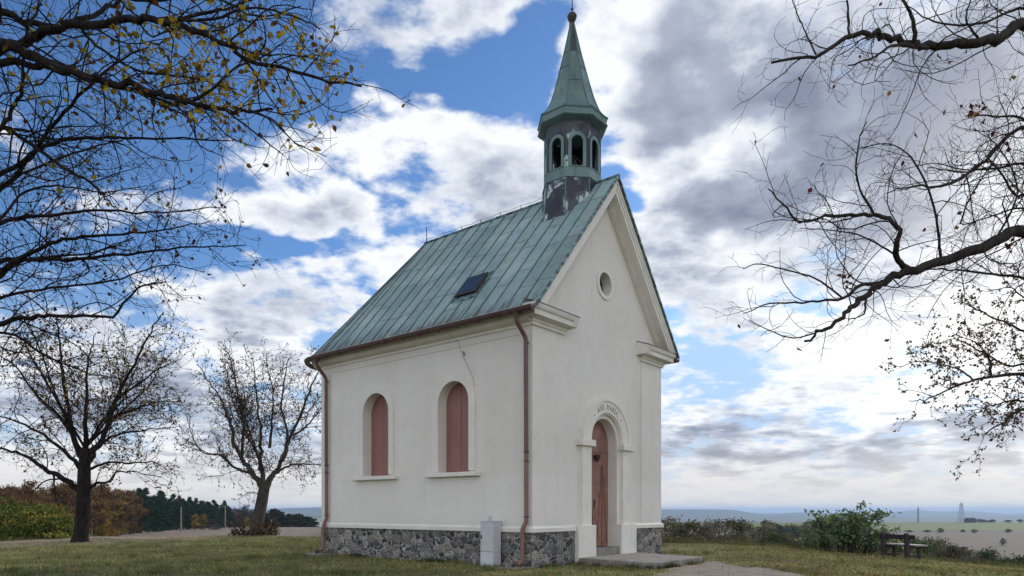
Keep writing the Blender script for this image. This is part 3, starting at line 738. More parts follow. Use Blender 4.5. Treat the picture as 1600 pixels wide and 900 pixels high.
# roof hatch
def rp(x, y, l=0): 
    n = Vector((-SL, 0, 1)).normalized(); return Vector((x, y, zr(x))) + n * l
def roofbox(mm, x0, x1, y0, y1, l0, l1):
    vs = [rp(x, y, l) for l in (l0, l1) for y in (y0, y1) for x in (x0, x1)]
    mm.add(vs, [(0, 2, 3, 1), (4, 5, 7, 6), (0, 1, 5, 4), (2, 6, 7, 3), (0, 4, 6, 2), (1, 3, 7, 5)])
m = MB(); roofbox(m, .42, .86, 2.02, 2.66, .0, .06); hatch = m.build('roof_hatch', MATS['gutter_brown'], roof)
m = MB(); roofbox(m, .39, .89, 2.00, 2.68, .06, .085); m.build('hatch_lid', MATS['iron'], hatch)
m = MB(); roofbox(m, .44, .84, 2.05, 2.63, .085, .089); m.build('pane', MATS['dark_glass'], hatch)
m = MB(); roofbox(m, .28, .98, 1.88, 2.80, .004, .016); m.build('hatch_flashing', MATS['copper_verge'], hatch)
# gutter and downpipes
gp = [(-.33, -.33)] + [(-.33, L)] + [(CRN - (CRN + .33) * math.cos(a), L + (CRN + .33) * math.sin(a)) for a in np.linspace(0, math.pi / 2, 10)[1:]] + [(W - CRN + (CRN + .33) * math.cos(a), L + (CRN + .33) * math.sin(a)) for a in np.linspace(math.pi / 2, 0, 10)] + [(W + .33, -.33)]
prof = [(.075 + .075 * math.cos(a), 5.53 + .085 * math.sin(a)) for a in np.linspace(math.pi, 2 * math.pi, 9)]
prof = [(.0, 5.545)] + prof + [(.162, 5.54), (.158, 5.555), (.14, 5.55)] + [(.075 + .064 * math.cos(a), 5.53 + .072 * math.sin(a)) for a in np.linspace(2 * math.pi, math.pi, 7)]
m = MB(); m.sweep(gp, prof)
for y in np.arange(0, 7.3, .62):     # brackets
    m.tube([(-.33, y, 5.545), (-.335, y, 5.47), (-.38, y, 5.435), (-.45, y, 5.44), (-.49, y, 5.50), (-.494, y, 5.56)], .008, 4)
gut = m.build('gutter', MATS['gutter_brown'], ch, smooth=True)
def bend(pts, r=.06, n=4):
    o = [Vector(pts[0])]
    for i in range(1, len(pts) - 1):
        a, b, c = map(Vector, pts[i - 1:i + 2]); u = (a - b).normalized(); v = (c - b).normalized()
        rr = min(r, (a - b).length * .45, (c - b).length * .45)
        for k in range(n + 1):
            s = k / n; o.append((b + u * rr) * (1 - s) ** 2 + 2 * b * s * (1 - s) + (b + v * rr) * s * s)
    return o + [Vector(pts[-1])]
def pipe(x, sgn, y, kick, z_end):
    o = -1 * sgn; X_ = lambda d: x + o * d
    m = MB(); y2 = y + kick
    m.tube(bend([(X_(.40), y + .02, 5.46), (X_(.40), y + .02, 5.30), (X_(.10), y, 4.98), (X_(.085), y, 1.00), (X_(.13), y2, .86), (X_(.13), y2, z_end + .08), (X_(.24), y2 + kick, z_end + .02)], .07), .047, 12)
    p = m.build('downpipe', MATS['copper_pipe'], ch, smooth=True)
    m = MB(); m.lathe(X_(.40), y + .02, [(.05, 5.33), (.055, 5.37), (.095, 5.47), (.07, 5.475)], 12); m.build('outlet', MATS['gutter_brown'], p, smooth=True)
    for zz in (4.86, 2.5, 2.30, 1.1):
        m = MB(); m.lathe(X_(.085), y, [(.048, zz), (.056, zz + .003), (.056, zz + .03), (.048, zz + .033)], 12); m.tube([(X_(.0), y, zz + .015), (X_(.09), y, zz + .015)], .010, 5)
        m.build('pipe_clip', MATS['iron'], p)
    m = MB(); m.tube([(X_(.24), y2 + kick, z_end + .02), (X_(.33), y2 + kick * 1.6, z_end - .02)], .058, 10); m.build('drain_shoe', MATS['iron'], p)
pipe(0, 1, .105, .07, .06); pipe(0, 1, 7.27, .07, .10); pipe(W, -1, .35, .1, .1)
# cable and joint line on the side wall
m = MB(); m.tube([(-.40, 2.28, 5.42), (-.03, 2.20, 5.25), (-.025, 2.06, 4.90), (-.022, 1.72, 4.33), (-.012, 1.68, 4.12)], .0035, 5); m.tube([(-.02, 2.03, 4.98), (-.02, 2.0, 4.88)], .012, 6); m.build('conductor_cable', MATS['iron'], ch)
m = MB(); m.tube([(-.003, .20, 5.11), (-.003, 3, 5.105), (-.003, 7.1, 5.10)], .0032, 4); m.build('plaster_joint', MATS['gutter_brown'], ch)

# bell turret
TX, TY = CX, 1.0
tur = None
def octa(r, z, k): 
    a = R(22.5 + 45 * k); return (TX + r * math.cos(a), TY + r * math.sin(a), z)
def octloft(mm, prof, tint=None, cap=True):
    vs = [octa(r, z, k) for r, z in prof for k in range(8)]; m_ = len(prof)
    for i in range(m_ - 1):
        for k in range(8):
            q = [vs[i * 8 + k], vs[i * 8 + (k + 1) % 8], vs[(i + 1) * 8 + (k + 1) % 8], vs[(i + 1) * 8 + k]]
            mm.add(q, [(0, 1, 2, 3)], tint(i, k) if tint else (1, 1, 1))
    if cap: mm.add(vs[:8], [tuple(range(7, -1, -1))]); mm.add(vs[-8:], [tuple(range(8))])
m = MB(); octloft(m, [(.90, 7.95), (.86, 8.5), (.80, 9.1), (.775, 9.52)]); tur = m.build('turret_base', MATS['copper_dark'], ch)
m = MB(); octloft(m, [(.775, 9.52), (.80, 9.53), (.80, 9.56), (.765, 9.58), (.755, 9.79), (.74, 9.80)], cap=False)
for k in range(8):
    m.tube([octa(.865, 8.5, k), octa(.80, 9.1, k), octa(.778, 9.52, k)], .014, 5)
m.add([octa(.75, 9.60, k) for k in range(8)], [tuple(range(8))])
m.build('turret_sill', MATS['copper_patina_dark'], tur)
arcade = MB(); frames = MB(); Ra = .735; side = 2 * Ra * math.sin(R(22.5)); ap = Ra * math.cos(R(22.5))
for k in range(8):
    a = R(45 * k + 45); nx, ny = math.cos(a), math.sin(a); tx, ty = -ny, nx
    f3 = lambda u_, z, w_: (TX + nx * (ap + w_) + tx * u_, TY + ny * (ap + w_) + ty * u_, z)
    hs = side / 2 - .001; hh = .145
    hole = [(-hh, 9.83), (hh, 9.83)] + [(hh * math.cos(math.pi * j / 12), 10.44 + hh * math.sin(math.pi * j / 12)) for j in range(13)]
    arcade.prism([(-hs, 9.79), (hs, 9.79), (hs, 11.05), (-hs, 11.05)], [hole], -.05, 0, f3)
    ho = .225; outer = [(-ho, 9.805), (ho, 9.805)] + [(ho * math.cos(math.pi * j / 12), 10.44 + ho * math.sin(math.pi * j / 12)) for j in range(13)]
    frames.prism(outer, [hole], .0, .022, f3)
    arcade.tube([octa(Ra + .004, 9.8, k), octa(Ra + .004, 11.03, k)], .012, 5)
arc = arcade.build('turret_arcade', MATS['copper_dark'], tur); frames.build('arch_frames', MATS['copper_patina_dark'], tur)
m = MB(); octloft(m, [(.70, 10.95), (.90, 11.02), (.925, 11.04), (.925, 11.06), (.895, 11.08), (.905, 11.20), (.93, 11.215), (.925, 11.235), (.6, 11.26)]); m.build('turret_cornice', MATS['copper_patina_dark'], tur)
m = MB(); rnd = random.Random(8)
dark = {(0, 3): .6, (2, 4): .9}
pf = [(.93, 11.235), (.81, 11.33), (.715, 11.45), (.63, 11.64), (.555, 11.85), (.475, 12.12), (.355, 12.56), (.245, 12.98), (.14, 13.42), (.042, 13.86)]
seg_t = {}
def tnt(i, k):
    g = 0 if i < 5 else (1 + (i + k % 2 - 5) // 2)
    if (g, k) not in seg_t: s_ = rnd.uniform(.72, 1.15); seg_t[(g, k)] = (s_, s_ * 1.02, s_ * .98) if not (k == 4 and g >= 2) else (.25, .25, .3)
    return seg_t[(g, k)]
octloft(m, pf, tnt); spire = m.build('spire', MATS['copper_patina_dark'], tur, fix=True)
m = MB()
for k in range(8): m.tube([octa(r + .006, z, k) for r, z in pf], .011, 4)
for (i, j) in ((5, 0), (7, 1), (8, 0), (6, 1)):
    for k in range(8):
        if k % 2 == j: m.tube([octa(pf[i][0] + .006, pf[i][1], k), octa(pf[i][0] + .006, pf[i][1], k + 1)], .008, 4)
m.build('spire_seams', MATS['copper_seam'], spire)
m = MB(); m.lathe(TX, TY, [(.04, 13.82), (.065, 13.86), (.105, 13.92), (.125, 13.99), (.128, 14.015), (.12, 14.04), (.09, 14.085), (.04, 14.125), (.015, 14.135), (.014, 14.18), (.035, 14.195), (.035, 14.22), (.012, 14.235), (.012, 15.0), (.008, 15.02)], 16)
m.box(TX - .19, TX + .19, TY - .012, TY + .012, 14.72, 14.745); fin = m.build('finial_ball_and_cross', MATS['iron'], spire, smooth=True)
m = MB(); m.tube([(TX - .12, TY - .03, 14.0), (TX - .17, TY - .03, 13.85), (TX - .13, TY, 13.6)], .006, 5); m.build('conductor_loop', MATS['iron'], spire)
m = MB(); m.lathe(TX, TY, [(.16, 9.98), (.165, 10.0), (.125, 10.09), (.105, 10.22), (.07, 10.31), (.02, 10.33)], 20); m.tube([(TX - .62, TY, 10.42), (TX + .62, TY, 10.42)], .03, 6); m.tube([(TX, TY, 10.3), (TX, TY, 10.42)], .02, 6); m.build('bell', MATS['iron'], tur, smooth=True)

# meter cabinet by the wall
cab = empty('meter_cabinet', A0, TH); tag(cab, 'pale grey meter cabinet standing against the stone plinth left of the downpipe', 'cabinet')
m = MB(); m.box(-.33, -.07, .83, 1.22, -.15, .33, .006); m.box(-.33, -.07, .83, 1.22, .335, 1.00, .006); m.box(-.345, -.06, .82, 1.23, 1.0, 1.02, .004); m.build('cabinet_case', MATS['box_plastic'], cab)
m = MB(); m.box(-.342, -.332, .845, 1.205, .36, .98, .003); m.build('cabinet_door', MATS['box_plastic'], cab)
m = MB(); m.box(-.342, -.332, .845, 1.205, .0, .31, .003); m.build('base_panel', MATS['box_plastic'], cab)
m = MB(); m.add([(-.3445, 1.00, .50), (-.3445, 1.07, .50), (-.3445, 1.035, .565)], [(0, 2, 1)]); m.build('warning_sign', MATS['yellow_sign'], cab)
m = MB(); m.box(-.352, -.342, 1.16, 1.19, .62, .70, .002); m.build('lock', MATS['iron'], cab)
m = MB(); m.tube(bend([(-.06, 1.20, 1.01), (-.05, 1.27, 1.0), (-.05, 1.28, .85), (-.05, 1.30, -.1)], .04), .013, 6); m.build('cable_tube', MATS['gutter_brown'], cab)
m = MB(); m.box(-.015, 0.0, 1.15, 1.26, 1.02, 1.13, .003); m.build('junction_box', MATS['box_plastic'], cab)
# splash slabs below the downpipes
for (yy_, lab) in ((.42, 'low concrete splash slab on the grass under the front downpipe'), (7.5, 'low concrete splash slab on the grass under the far downpipe')):
    m = MB(); m.box(-.62, -.02, yy_ - .45, yy_ + .12, -.1, .035, .01); o = m.build('splash_slab', MATS['concrete']); o.location = A0; o.rotation_euler = (0, 0, TH)
    if yy_ > 5: o.location = A0 + Vector((-.05, 0, .02))
    tag(o, lab, 'slab', 'splash slabs')

# ------------------------------------------------------------------ trees
class Tubes:
    def __init__(s): s.P = []; s.Q = []; s.n = 0
    def add(s, pts, rad, n):
        pts = np.asarray(pts, float); k = len(pts); d = np.empty_like(pts)
        d[1:-1] = pts[2:] - pts[:-2]; d[0] = pts[1] - pts[0]; d[-1] = pts[-1] - pts[-2]
        d /= np.linalg.norm(d, axis=1)[:, None] + 1e-9
        ref = np.array([0, 0, 1.]) if abs(d[0][2]) < .8 else np.array([1., 0, 0])
        a = np.cross(d, ref); a /= np.linalg.norm(a, axis=1)[:, None] + 1e-9; b = np.cross(d, a)
        th = np.arange(n) * 2 * math.pi / n; rad = np.asarray(rad, float)
        ring = pts[:, None, :] + rad[:, None, None] * (a[:, None, :] * np.cos(th)[None, :, None] + b[:, None, :] * np.sin(th)[None, :, None])
        s.P.append(ring.reshape(-1, 3)); i = np.arange(k - 1)[:, None] * n; j = np.arange(n)[None, :]; j2 = (j + 1) % n
        s.Q.append((np.stack([i + j, i + j2, i + n + j2, i + n + j], -1).reshape(-1, 4)) + s.n); s.n += k * n
    def build(s, name, m_, parent):
        if not s.P: return None
        return quadmesh(name, np.concatenate(s.P), np.concatenate(s.Q), m_, parent, smooth=True)
def quadmesh(name, P, Q, m_, parent=None, smooth=False, tint=None):
    me = bpy.data.meshes.new(name); me.vertices.add(len(P)); me.vertices.foreach_set('co', P.astype(np.float32).ravel())
    k = Q.shape[1]
    me.loops.add(Q.size); me.loops.foreach_set('vertex_index', Q.astype(np.int32).ravel())
    me.polygons.add(len(Q)); me.polygons.foreach_set('loop_start', np.arange(0, Q.size, k, dtype=np.int32))
    if smooth: me.polygons.foreach_set('use_smooth', np.ones(len(Q), dtype=bool))
    me.update(calc_edges=True)
    if tint is not None:
        a = me.color_attributes.new('tint', 'FLOAT_COLOR', 'CORNER'); v = np.ones((Q.size, 4), dtype=np.float32); v[:, :3] = np.repeat(tint, k, axis=0); a.data.foreach_set('color', v.ravel())
    me.materials.append(m_); o = bpy.data.objects.new(name, me); COL.objects.link(o)
    if parent: o.parent = parent
    return o
def leaves(name, pos, size, cols, m_, parent, rng, aspect=1.3, hang=.3):
    pos = np.asarray(pos, float); n = len(pos)
    if n == 0: return None
    a = rng.normal(size=(n, 3)); a[:, 2] -= hang; a /= np.linalg.norm(a, axis=1)[:, None]
    b = np.cross(a, rng.normal(size=(n, 3))); b /= np.linalg.norm(b, axis=1)[:, None] + 1e-9; c = np.cross(a, b)
    s = (size * rng.uniform(.55, 1.25, n))[:, None]
    g = lambda u_, v_, w_=0: pos + a * s * u_ * aspect + b * s * v_ + c * s * w_
    if size > .055: P = np.stack([g(0, 0), g(.12, .34, .07), g(.45, .47, .1), g(.78, .24, .04), g(1.02, 0, -.06), g(.78, -.24, .04), g(.45, -.47, .1), g(.12, -.34, .07)], 1).reshape(-1, 3); Q = np.arange(n * 8).reshape(-1, 8)
    else: P = np.stack([g(0, 0), g(.4, .48, .1), g(1, 0), g(.4, -.48, .1)], 1).reshape(-1, 3); Q = np.arange(n * 4).reshape(-1, 4)
    cols = np.asarray(cols); t_ = cols[rng.randint(0, len(cols), n)] * rng.uniform(.75, 1.25, (n, 1))
    return quadmesh(name, P, Q, m_, parent, tint=t_)

def W3(px, py, d): return np.array([(px - 800) / F * d, d, EYE + (HOR - py) / F * d])
def catmull(P, n=5):
    P = np.asarray(P, float); o = []
    Q = np.vstack([2 * P[0] - P[1], P, 2 * P[-1] - P[-2]])
    for i in range(1, len(Q) - 2):
        for k in range(n):
            s = k / n; o.append(.5 * ((2 * Q[i]) + (-Q[i - 1] + Q[i + 1]) * s + (2 * Q[i - 1] - 5 * Q[i] + 4 * Q[i + 1] - Q[i + 2]) * s * s + (-Q[i - 1] + 3 * Q[i] - 3 * Q[i + 1] + Q[i + 2]) * s ** 3))
    o.append(Q[-2]); return np.array(o)

class Tree:
    def __init__(s, rng, **k):
        s.rng = rng; s.big = Tubes(); s.br = Tubes(); s.tw = Tubes(); s.leaf = []
        s.k = dict(ratio=.52, minlen=.12, spread=48, up=.15, wig=.16, dens=(5.5, 7.5, 9, 0), leafp=.05, maxl=3, jit=1.0, rmin=.0028, curve=0.0, lfilter=None, kr=.0085); s.k.update(k)
    def limb(s, pts, r0, r1, level=0, dens=1.0, first=.08, lens=1.0):
        """a limb given by its points; twigs are grown from it"""
        C = catmull(pts, 5); n = len(C); C[1:-1] += s.rng.normal(size=(n - 2, 3)) * r0 * .22
        rad = r0 + (r1 - r0) * np.linspace(0, 1, n) ** .8
        (s.big if r0 > .035 else s.br).add(C, rad, 9 if r0 > .06 else 6)
        s.children(C, rad, level, dens, first, lens)
        return C
    def children(s, C, rad, level, dens=1.0, first=.15, lens=1.0):
        k = s.k
        if level >= k['maxl']:
            return
        seg = np.linalg.norm(np.diff(C, axis=0), axis=1); L_ = seg.sum(); cum = np.concatenate([[0], np.cumsum(seg)])
        cnt = k['dens'][min(level, 3)] * dens * (L_ ** .8 if level == 0 else L_)
        cnt = int(cnt + s.rng.rand())
        side = s.rng.rand() * 6.28
        for q in range(cnt):
            f_ = first + (1 - first) * ((q + s.rng.rand()) / max(cnt, 1))
            sd = f_ * L_; i = min(len(seg) - 1, int(np.searchsorted(cum, sd)) - 1 if sd > 0 else 0); i = max(i, 0)
            u_ = (sd - cum[i]) / (seg[i] + 1e-9); p = C[i] + (C[i + 1] - C[i]) * u_; d = (C[i + 1] - C[i]) / (seg[i] + 1e-9)
            r = np.interp(u_, [0, 1], [rad[i], rad[i + 1]])
            side += 2.4 + s.rng.normal() * .5
            a = np.cross(d, [0, 0, 1.]); 
            if np.linalg.norm(a) < .15: a = np.array([1., 0, 0])
            a /= np.linalg.norm(a); b = np.cross(a, d)
            ang = R(k['spread'] + s.rng.normal() * 12)
            nd = d * math.cos(ang) + (a * math.cos(side) + b * math.sin(side)) * math.sin(ang); nd[2] += k['up'] * s.rng.rand()
            nd /= np.linalg.norm(nd)
            base = {0: min(L_ * .55, k.get('l1', 1.5)), 1: min(L_ * .6, k.get('l2', .75)), 2: min(L_ * .7, k.get('l3', .38))}[level]
            ln = base * s.rng.uniform(.4, 1.15) * (1.15 - .55 * f_) * lens
            if ln < k['minlen'] * .5: continue
            cr = max(min(r * .55, k['kr'] * ln + .0012), k['rmin'])
            s.grow(p, nd, ln, cr, level + 1)
    def grow(s, p, d, ln, r, level):
        k = s.k; n = max(3, min(9, int(ln / .09) + 2)); st = ln / (n - 1); pts = [p]; rng = s.rng; q = p.copy(); w_ = rng.normal(size=3) * k['wig']
        for i in range(n - 1):
            w_ = w_ * .6 + rng.normal(size=3) * k['wig']
            d = d + w_; d[2] += k['curve']; d = d / np.linalg.norm(d); q = q + d * st; pts.append(q)
        C = np.array(pts); rad = np.linspace(r, max(r * .35, k['rmin'] * .8), n)
        if level == 1: s.br.add(C, rad, 5)
        else: s.tw.add(C, rad, 3)
        if rng.rand() < 1:
            nl = rng.poisson(k['leafp'] * n * (1 if level >= 2 else .5))
            for _ in range(nl):
                l_ = pts[rng.randint(1, n)]
                if k['lfilter'] is None or rng.rand() < k['lfilter'](l_): s.leaf.append(l_ + rng.normal(size=3) * .012)
        s.children(C, rad, level, 1.0, .12)
    def finish(s, root, bark, lname, lsize, lcols, lm='leaf', twigm='twig'):
        inv = np.array(root.location)
        for T_ in (s.big, s.br, s.tw):
            T_.P = [p - inv for p in T_.P]
        s.big.build('trunk', MATS[bark], root); s.br.build('branches', MATS[bark], root); s.tw.build('twigs', MATS[twigm], root)
        if s.leaf: leaves(lname, np.array(s.leaf) - inv, lsize, lcols, MATS[lm], root, s.rng)
def limbs_from(T, D0, lst, kd=.0, root=None):
    """lst: (list of (px,py), depth at start, depth at end, r0, r1, dens)"""
    for (pp, d0, d1, r0, r1, de) in lst:
        n = len(pp); pts = [W3(x, y, d0 + (d1 - d0) * (i / (n - 1)) + .12 * math.sin(i * 1.7 + x * .01)) for i, (x, y) in enumerate(pp)]
        if root is not None:
            a = pts[0]; z = root(a[2]); pts = [z, (z + a) / 2 + np.array([0, 0, -.12])] + pts
            T.limb(pts, r0 * 1.3, r1, 0, de, first=.35)
        else: T.limb(pts, r0, r1, 0, de)

YEL = [(.30, .22, .03), (.36, .27, .04), (.25, .16, .025), (.12, .055, .02), (.22, .19, .03)]
BRN = [(.10, .045, .03), (.07, .03, .025), (.14, .06, .035)]
# -- near left linden, trunk left of the view
def yl(p):
    px = 800 + F * p[0] / p[1]; py = HOR - F * (p[2] - EYE) / p[1]
    return max(.04, math.exp(-((px - 350) / 170) ** 2 - ((py - 110) / 95) ** 2)) + .15 * math.exp(-((py - 100) / 90) ** 2)
T = Tree(np.random.RandomState(11), leafp=.42, dens=(4.1, 4.2, 3.8, 0), l1=1.5, l2=.72, l3=.36, up=.12, wig=.17, lfilter=yl, rmin=.0026)
r_ = empty('near_linden_tree', (-8.3, 8.6, hz(-8.3, 8.6))); tag(r_, 'nearest bare tree with yellow leaves, whose limbs enter at upper left', 'tree')
base = np.array(r_.location)
T.big.add(catmull([base + (0, 0, -.3), base + (0, 0, .3), base + (.1, 0, 2), base + (-.1, .1, 4.0), base + (.15, 0, 6.2), base + (.5, .1, 8.5)], 5), np.interp(np.linspace(0, 1, 26), [0, .12, .5, 1], [.42, .30, .24, .10]), 14)
rt = lambda z: np.array([-8.2, 8.6, max(1.8, z - 1.15)])
limbs_from(T, 8, [
    ([(-10, 84), (50, 60), (115, 38), (200, 31), (270, 38), (350, 70), (390, 95), (480, 118), (565, 135)], 8.4, 7.4, .062, .010, 1.5),
    ([(-10, 76), (65, 95), (125, 115), (190, 131), (250, 145), (300, 162), (380, 172), (425, 170)], 8.2, 7.7, .066, .012, 1.3),
    ([(-10, 102), (60, 103), (100, 108), (190, 137), (270, 160), (330, 166)], 8.8, 8.6, .05, .012, 1.0),
    ([(-10, 24), (40, 36), (110, 38), (170, 12), (215, -25)], 8.6, 9.2, .05, .02, 1.0),
    ([(-10, 306), (50, 240), (100, 175), (150, 125), (205, 85), (260, 60)], 9.4, 8.6, .036, .008, 1.0),
    ([(-10, 280), (60, 235), (120, 215), (200, 215), (270, 217), (360, 220)], 9.3, 8.8, .034, .007, 1.2),
    ([(-10, 199), (40, 220), (90, 255), (140, 285), (165, 310), (185, 330)], 8.9, 8.2, .034, .007, 1.2),
    ([(-10, 210), (20, 170), (35, 130), (40, 60), (60, 10), (70, -40)], 8.4, 8.8, .03, .01, 1.0),
], root=rt)
limbs_from(T, 8, [
    ([(250, 36), (330, 20), (380, 5), (440, -20)], 8.0, 8.0, .024, .008, 1.3),
    ([(240, 30), (330, 30), (400, 12), (470, 30), (500, 45)], 8.0, 7.6, .02, .005, 1.5),
    ([(300, 160), (330, 140), (370, 105), (410, 90), (450, 60)], 7.8, 7.6, .02, .005, 1.6),
    ([(390, 172), (430, 190), (460, 222), (510, 245)], 7.7, 7.4, .014, .004, 1.6),
    ([(350, 170), (395, 205), (430, 232), (445, 245)], 7.8, 7.5, .013, .004, 1.6),
    ([(470, 116), (500, 160), (530, 175), (555, 170)], 7.5, 7.3, .008, .003, 1.6),
    ([(470, 118), (500, 85), (520, 60), (530, 40)], 7.5, 7.4, .008, .003, 1.5),
    ([(260, 158), (300, 185), (310, 225), (350, 245)], 7.9, 7.7, .013, .004, 1.3),
    ([(120, 36), (150, 70), (215, 110), (290, 120), (370, 140)], 8.1, 7.9, .022, .006, 1.4),
    ([(130, -20), (230, 0), (330, -5), (400, 25), (470, 10)], 8.3, 7.9, .025, .006, 1.3),
])
T.finish(r_, 'bark_black', 'yellow_leaves', .0555, YEL)
# -- second left tree, a little further back
T = Tree(np.random.RandomState(23), leafp=.10, dens=(3.6, 3.8, 4.0, 0), l1=1.7, l2=.8, l3=.4, up=.30, wig=.16, rmin=.0032)
r_ = empty('near_bare_tree', (-11.2, 11.5, hz(-11.2, 11.5))); tag(r_, 'second bare tree, its fine dark limbs reaching in at middle left below the yellow leaves', 'tree')
base = np.array(r_.location)
T.big.add(catmull([base + (0, 0, -.3), base + (0, 0, .3), base + (.1, 0, 2), base + (.1, .1, 3.4), base + (.25, 0, 5.2), base + (.6, .1, 7.5)], 5), np.interp(np.linspace(0, 1, 26), [0, .12, .5, 1], [.40, .28, .2, .07]), 14)
rt = lambda z: np.array([-11.05, 11.5, max(1.6, z - 1.3)])
limbs_from(T, 11, [
    ([(-10, 352), (75, 337), (150, 330), (250, 332), (350, 325)], 11.2, 10.6, .04, .006, 1.3),
    ([(-10, 430), (50, 395), (100, 375), (175, 367), (250, 360), (330, 345)], 11.0, 10.5, .045, .006, 1.3),
    ([(-10, 412), (100, 405), (200, 398), (300, 387), (385, 383)], 11.6, 11.0, .045, .006, 1.3),
    ([(-10, 510), (50, 496), (100, 493), (175, 493), (215, 451), (260, 440)], 10.9, 10.2, .045, .008, 1.2),
    ([(-10, 520), (66, 553), (133, 581), (185, 592)], 10.7, 10.0, .03, .006, 1.2),
    ([(-10, 440), (30, 410), (66, 402), (140, 395), (210, 370)], 11.5, 11.9, .04, .008, 1.2),
    ([(-10, 300), (60, 260), (130, 235), (190, 225), (240, 265)], 11.8, 12.2, .03, .006, 1.2),
    ([(-10, 470), (80, 450), (170, 440), (260, 415), (320, 425)], 11.6, 12.2, .03, .006, 1.2),
    ([(-10, 350), (40, 300), (90, 290), (160, 300), (230, 290)], 11.6, 12.2, .03, .006, 1.0),
], root=rt)
T.finish(r_, 'bark_black', 'brown_leaves', .05, BRN + YEL[3:4])
# -- near right tree
T = Tree(np.random.RandomState(31), leafp=.012, dens=(5.0, 5.4, 5.0, 0), l1=1.25, l2=.62, l3=.32, up=.14, wig=.24, rmin=.0019, kr=.0062)
r_ = empty('near_right_tree', (8.4, 7.4, hz(8.4, 7.4))); tag(r_, 'nearest bare tree with grey curling limbs that enter at upper right', 'tree')
base = np.array(r_.location)
T.big.add(catmull([base + (0, 0, -.3), base + (0, 0, .3), base + (-.1, 0, 2), base + (-.1, .1, 4.0), base + (.0, 0, 6.2), base + (-.3, .1, 8.5)], 5), np.interp(np.linspace(0, 1, 26), [0, .12, .5, 1], [.38, .28, .2, .09]), 14)
rt = lambda z: np.array([8.3, 7.4, max(1.8, z - 1.0)])
limbs_from(T, 7, [
    ([(1615, 42), (1560, 62), (1500, 67), (1450, 75), (1400, 65), (1370, 52), (1325, 60), (1275, 85), (1205, 98)], 7.2, 6.6, .055, .011, 1.3),
    ([(1615, 366), (1540, 385), (1470, 409), (1413, 427), (1377, 443), (1352, 464), (1328, 485), (1292, 514), (1257, 533)], 7.2, 6.4, .060, .011, 1.1),
    ([(1615, 200), (1540, 250), (1480, 290), (1430, 290), (1385, 302)], 7.6, 7.2, .028, .005, 1.5),
    ([(1615, 192), (1560, 182), (1515, 180)], 7.4, 7.2, .018, .006, 1.0),
    ([(1615, 441), (1541, 427), (1470, 421), (1440, 420)], 7.6, 7.0, .018, .005, 1.1),
    ([(1615, 262), (1560, 262), (1500, 268), (1450, 262)], 7.9, 7.6, .02, .005, 1.3),
    ([(1615, 308), (1590, 308), (1560, 265), (1540, 250)], 7.9, 7.6, .016, .008, 1.2),
    ([(1615, 15), (1530, 38), (1460, 33), (1420, 10)], 7.9, 7.6, .02, .005, 1.0),
    ([(1615, 330), (1560, 335), (1510, 350), (1500, 348)], 7.9, 7.6, .014, .004, 1.3),
], root=rt)
limbs_from(T, 7, [
    ([(1450, 75), (1400, 70), (1365, 90), (1325, 102)], 6.9, 6.5, .022, .006, 1.6),
    ([(1430, 67), (1427, 30), (1410, 0), (1390, -40)], 6.9, 7.0, .024, .01, 1.3),
    ([(1327, 60), (1325, 20), (1320, -20)], 6.8, 6.9, .014, .007, 1.4),
    ([(1275, 85), (1258, 50), (1245, 20), (1235, -10)], 6.7, 6.6, .009, .004, 1.7),
    ([(1377, 443), (1345, 446), (1317, 466), (1267, 471), (1203, 475), (1161, 490)], 6.8, 6.4, .022, .004, 1.3),
    ([(1317, 466), (1274, 435), (1221, 420), (1185, 412), (1161, 420)], 6.6, 6.4, .010, .004, .8),
    ([(1420, 425), (1400, 400), (1405, 360), (1385, 340), (1350, 335), (1290, 340), (1250, 347), (1225, 320), (1200, 295)], 6.9, 6.4, .034, .006, 1.3),
    ([(1365, 334), (1340, 285), (1342, 220), (1355, 190)], 6.7, 6.6, .014, .004, 1.7),
    ([(1395, 396), (1350, 370), (1300, 360), (1250, 357)], 6.8, 6.4, .010, .003, 1.4),
    ([(1470, 402), (1460, 325), (1430, 255), (1390, 225), (1340, 232)], 7.0, 6.8, .014, .004, 1.5),
    ([(1292, 514), (1240, 528), (1200, 515), (1170, 500)], 6.5, 6.4, .009, .003, 1.3),
    ([(1352, 464), (1350, 490), (1325, 500)], 6.6, 6.5, .012, .005, 1.0),
    ([(1550, 383), (1590, 300), (1560, 230), (1520, 200)], 7.2, 7.3, .012, .004, 1.3),
    ([(1500, 350), (1520, 300), (1575, 210), (1560, 150)], 7.4, 7.3, .01, .004, 1.3),
    ([(1530, 64), (1510, 30), (1520, -10)], 7.1, 7.2, .015, .006, 1.2),
])
for (px, py) in ((1523, 170), (1518, 176), (1530, 178), (1575, 384), (1325, 438), (1478, 95)):
    for _ in range(9 if px != 1478 else 5): T.leaf.append(W3(px, py, 7.2) + T.rng.normal(size=3) * .035)
T.finish(r_, 'bark', 'dry_leaves', .046, [(.11, .03, .025), (.08, .025, .02), (.18, .10, .03)])
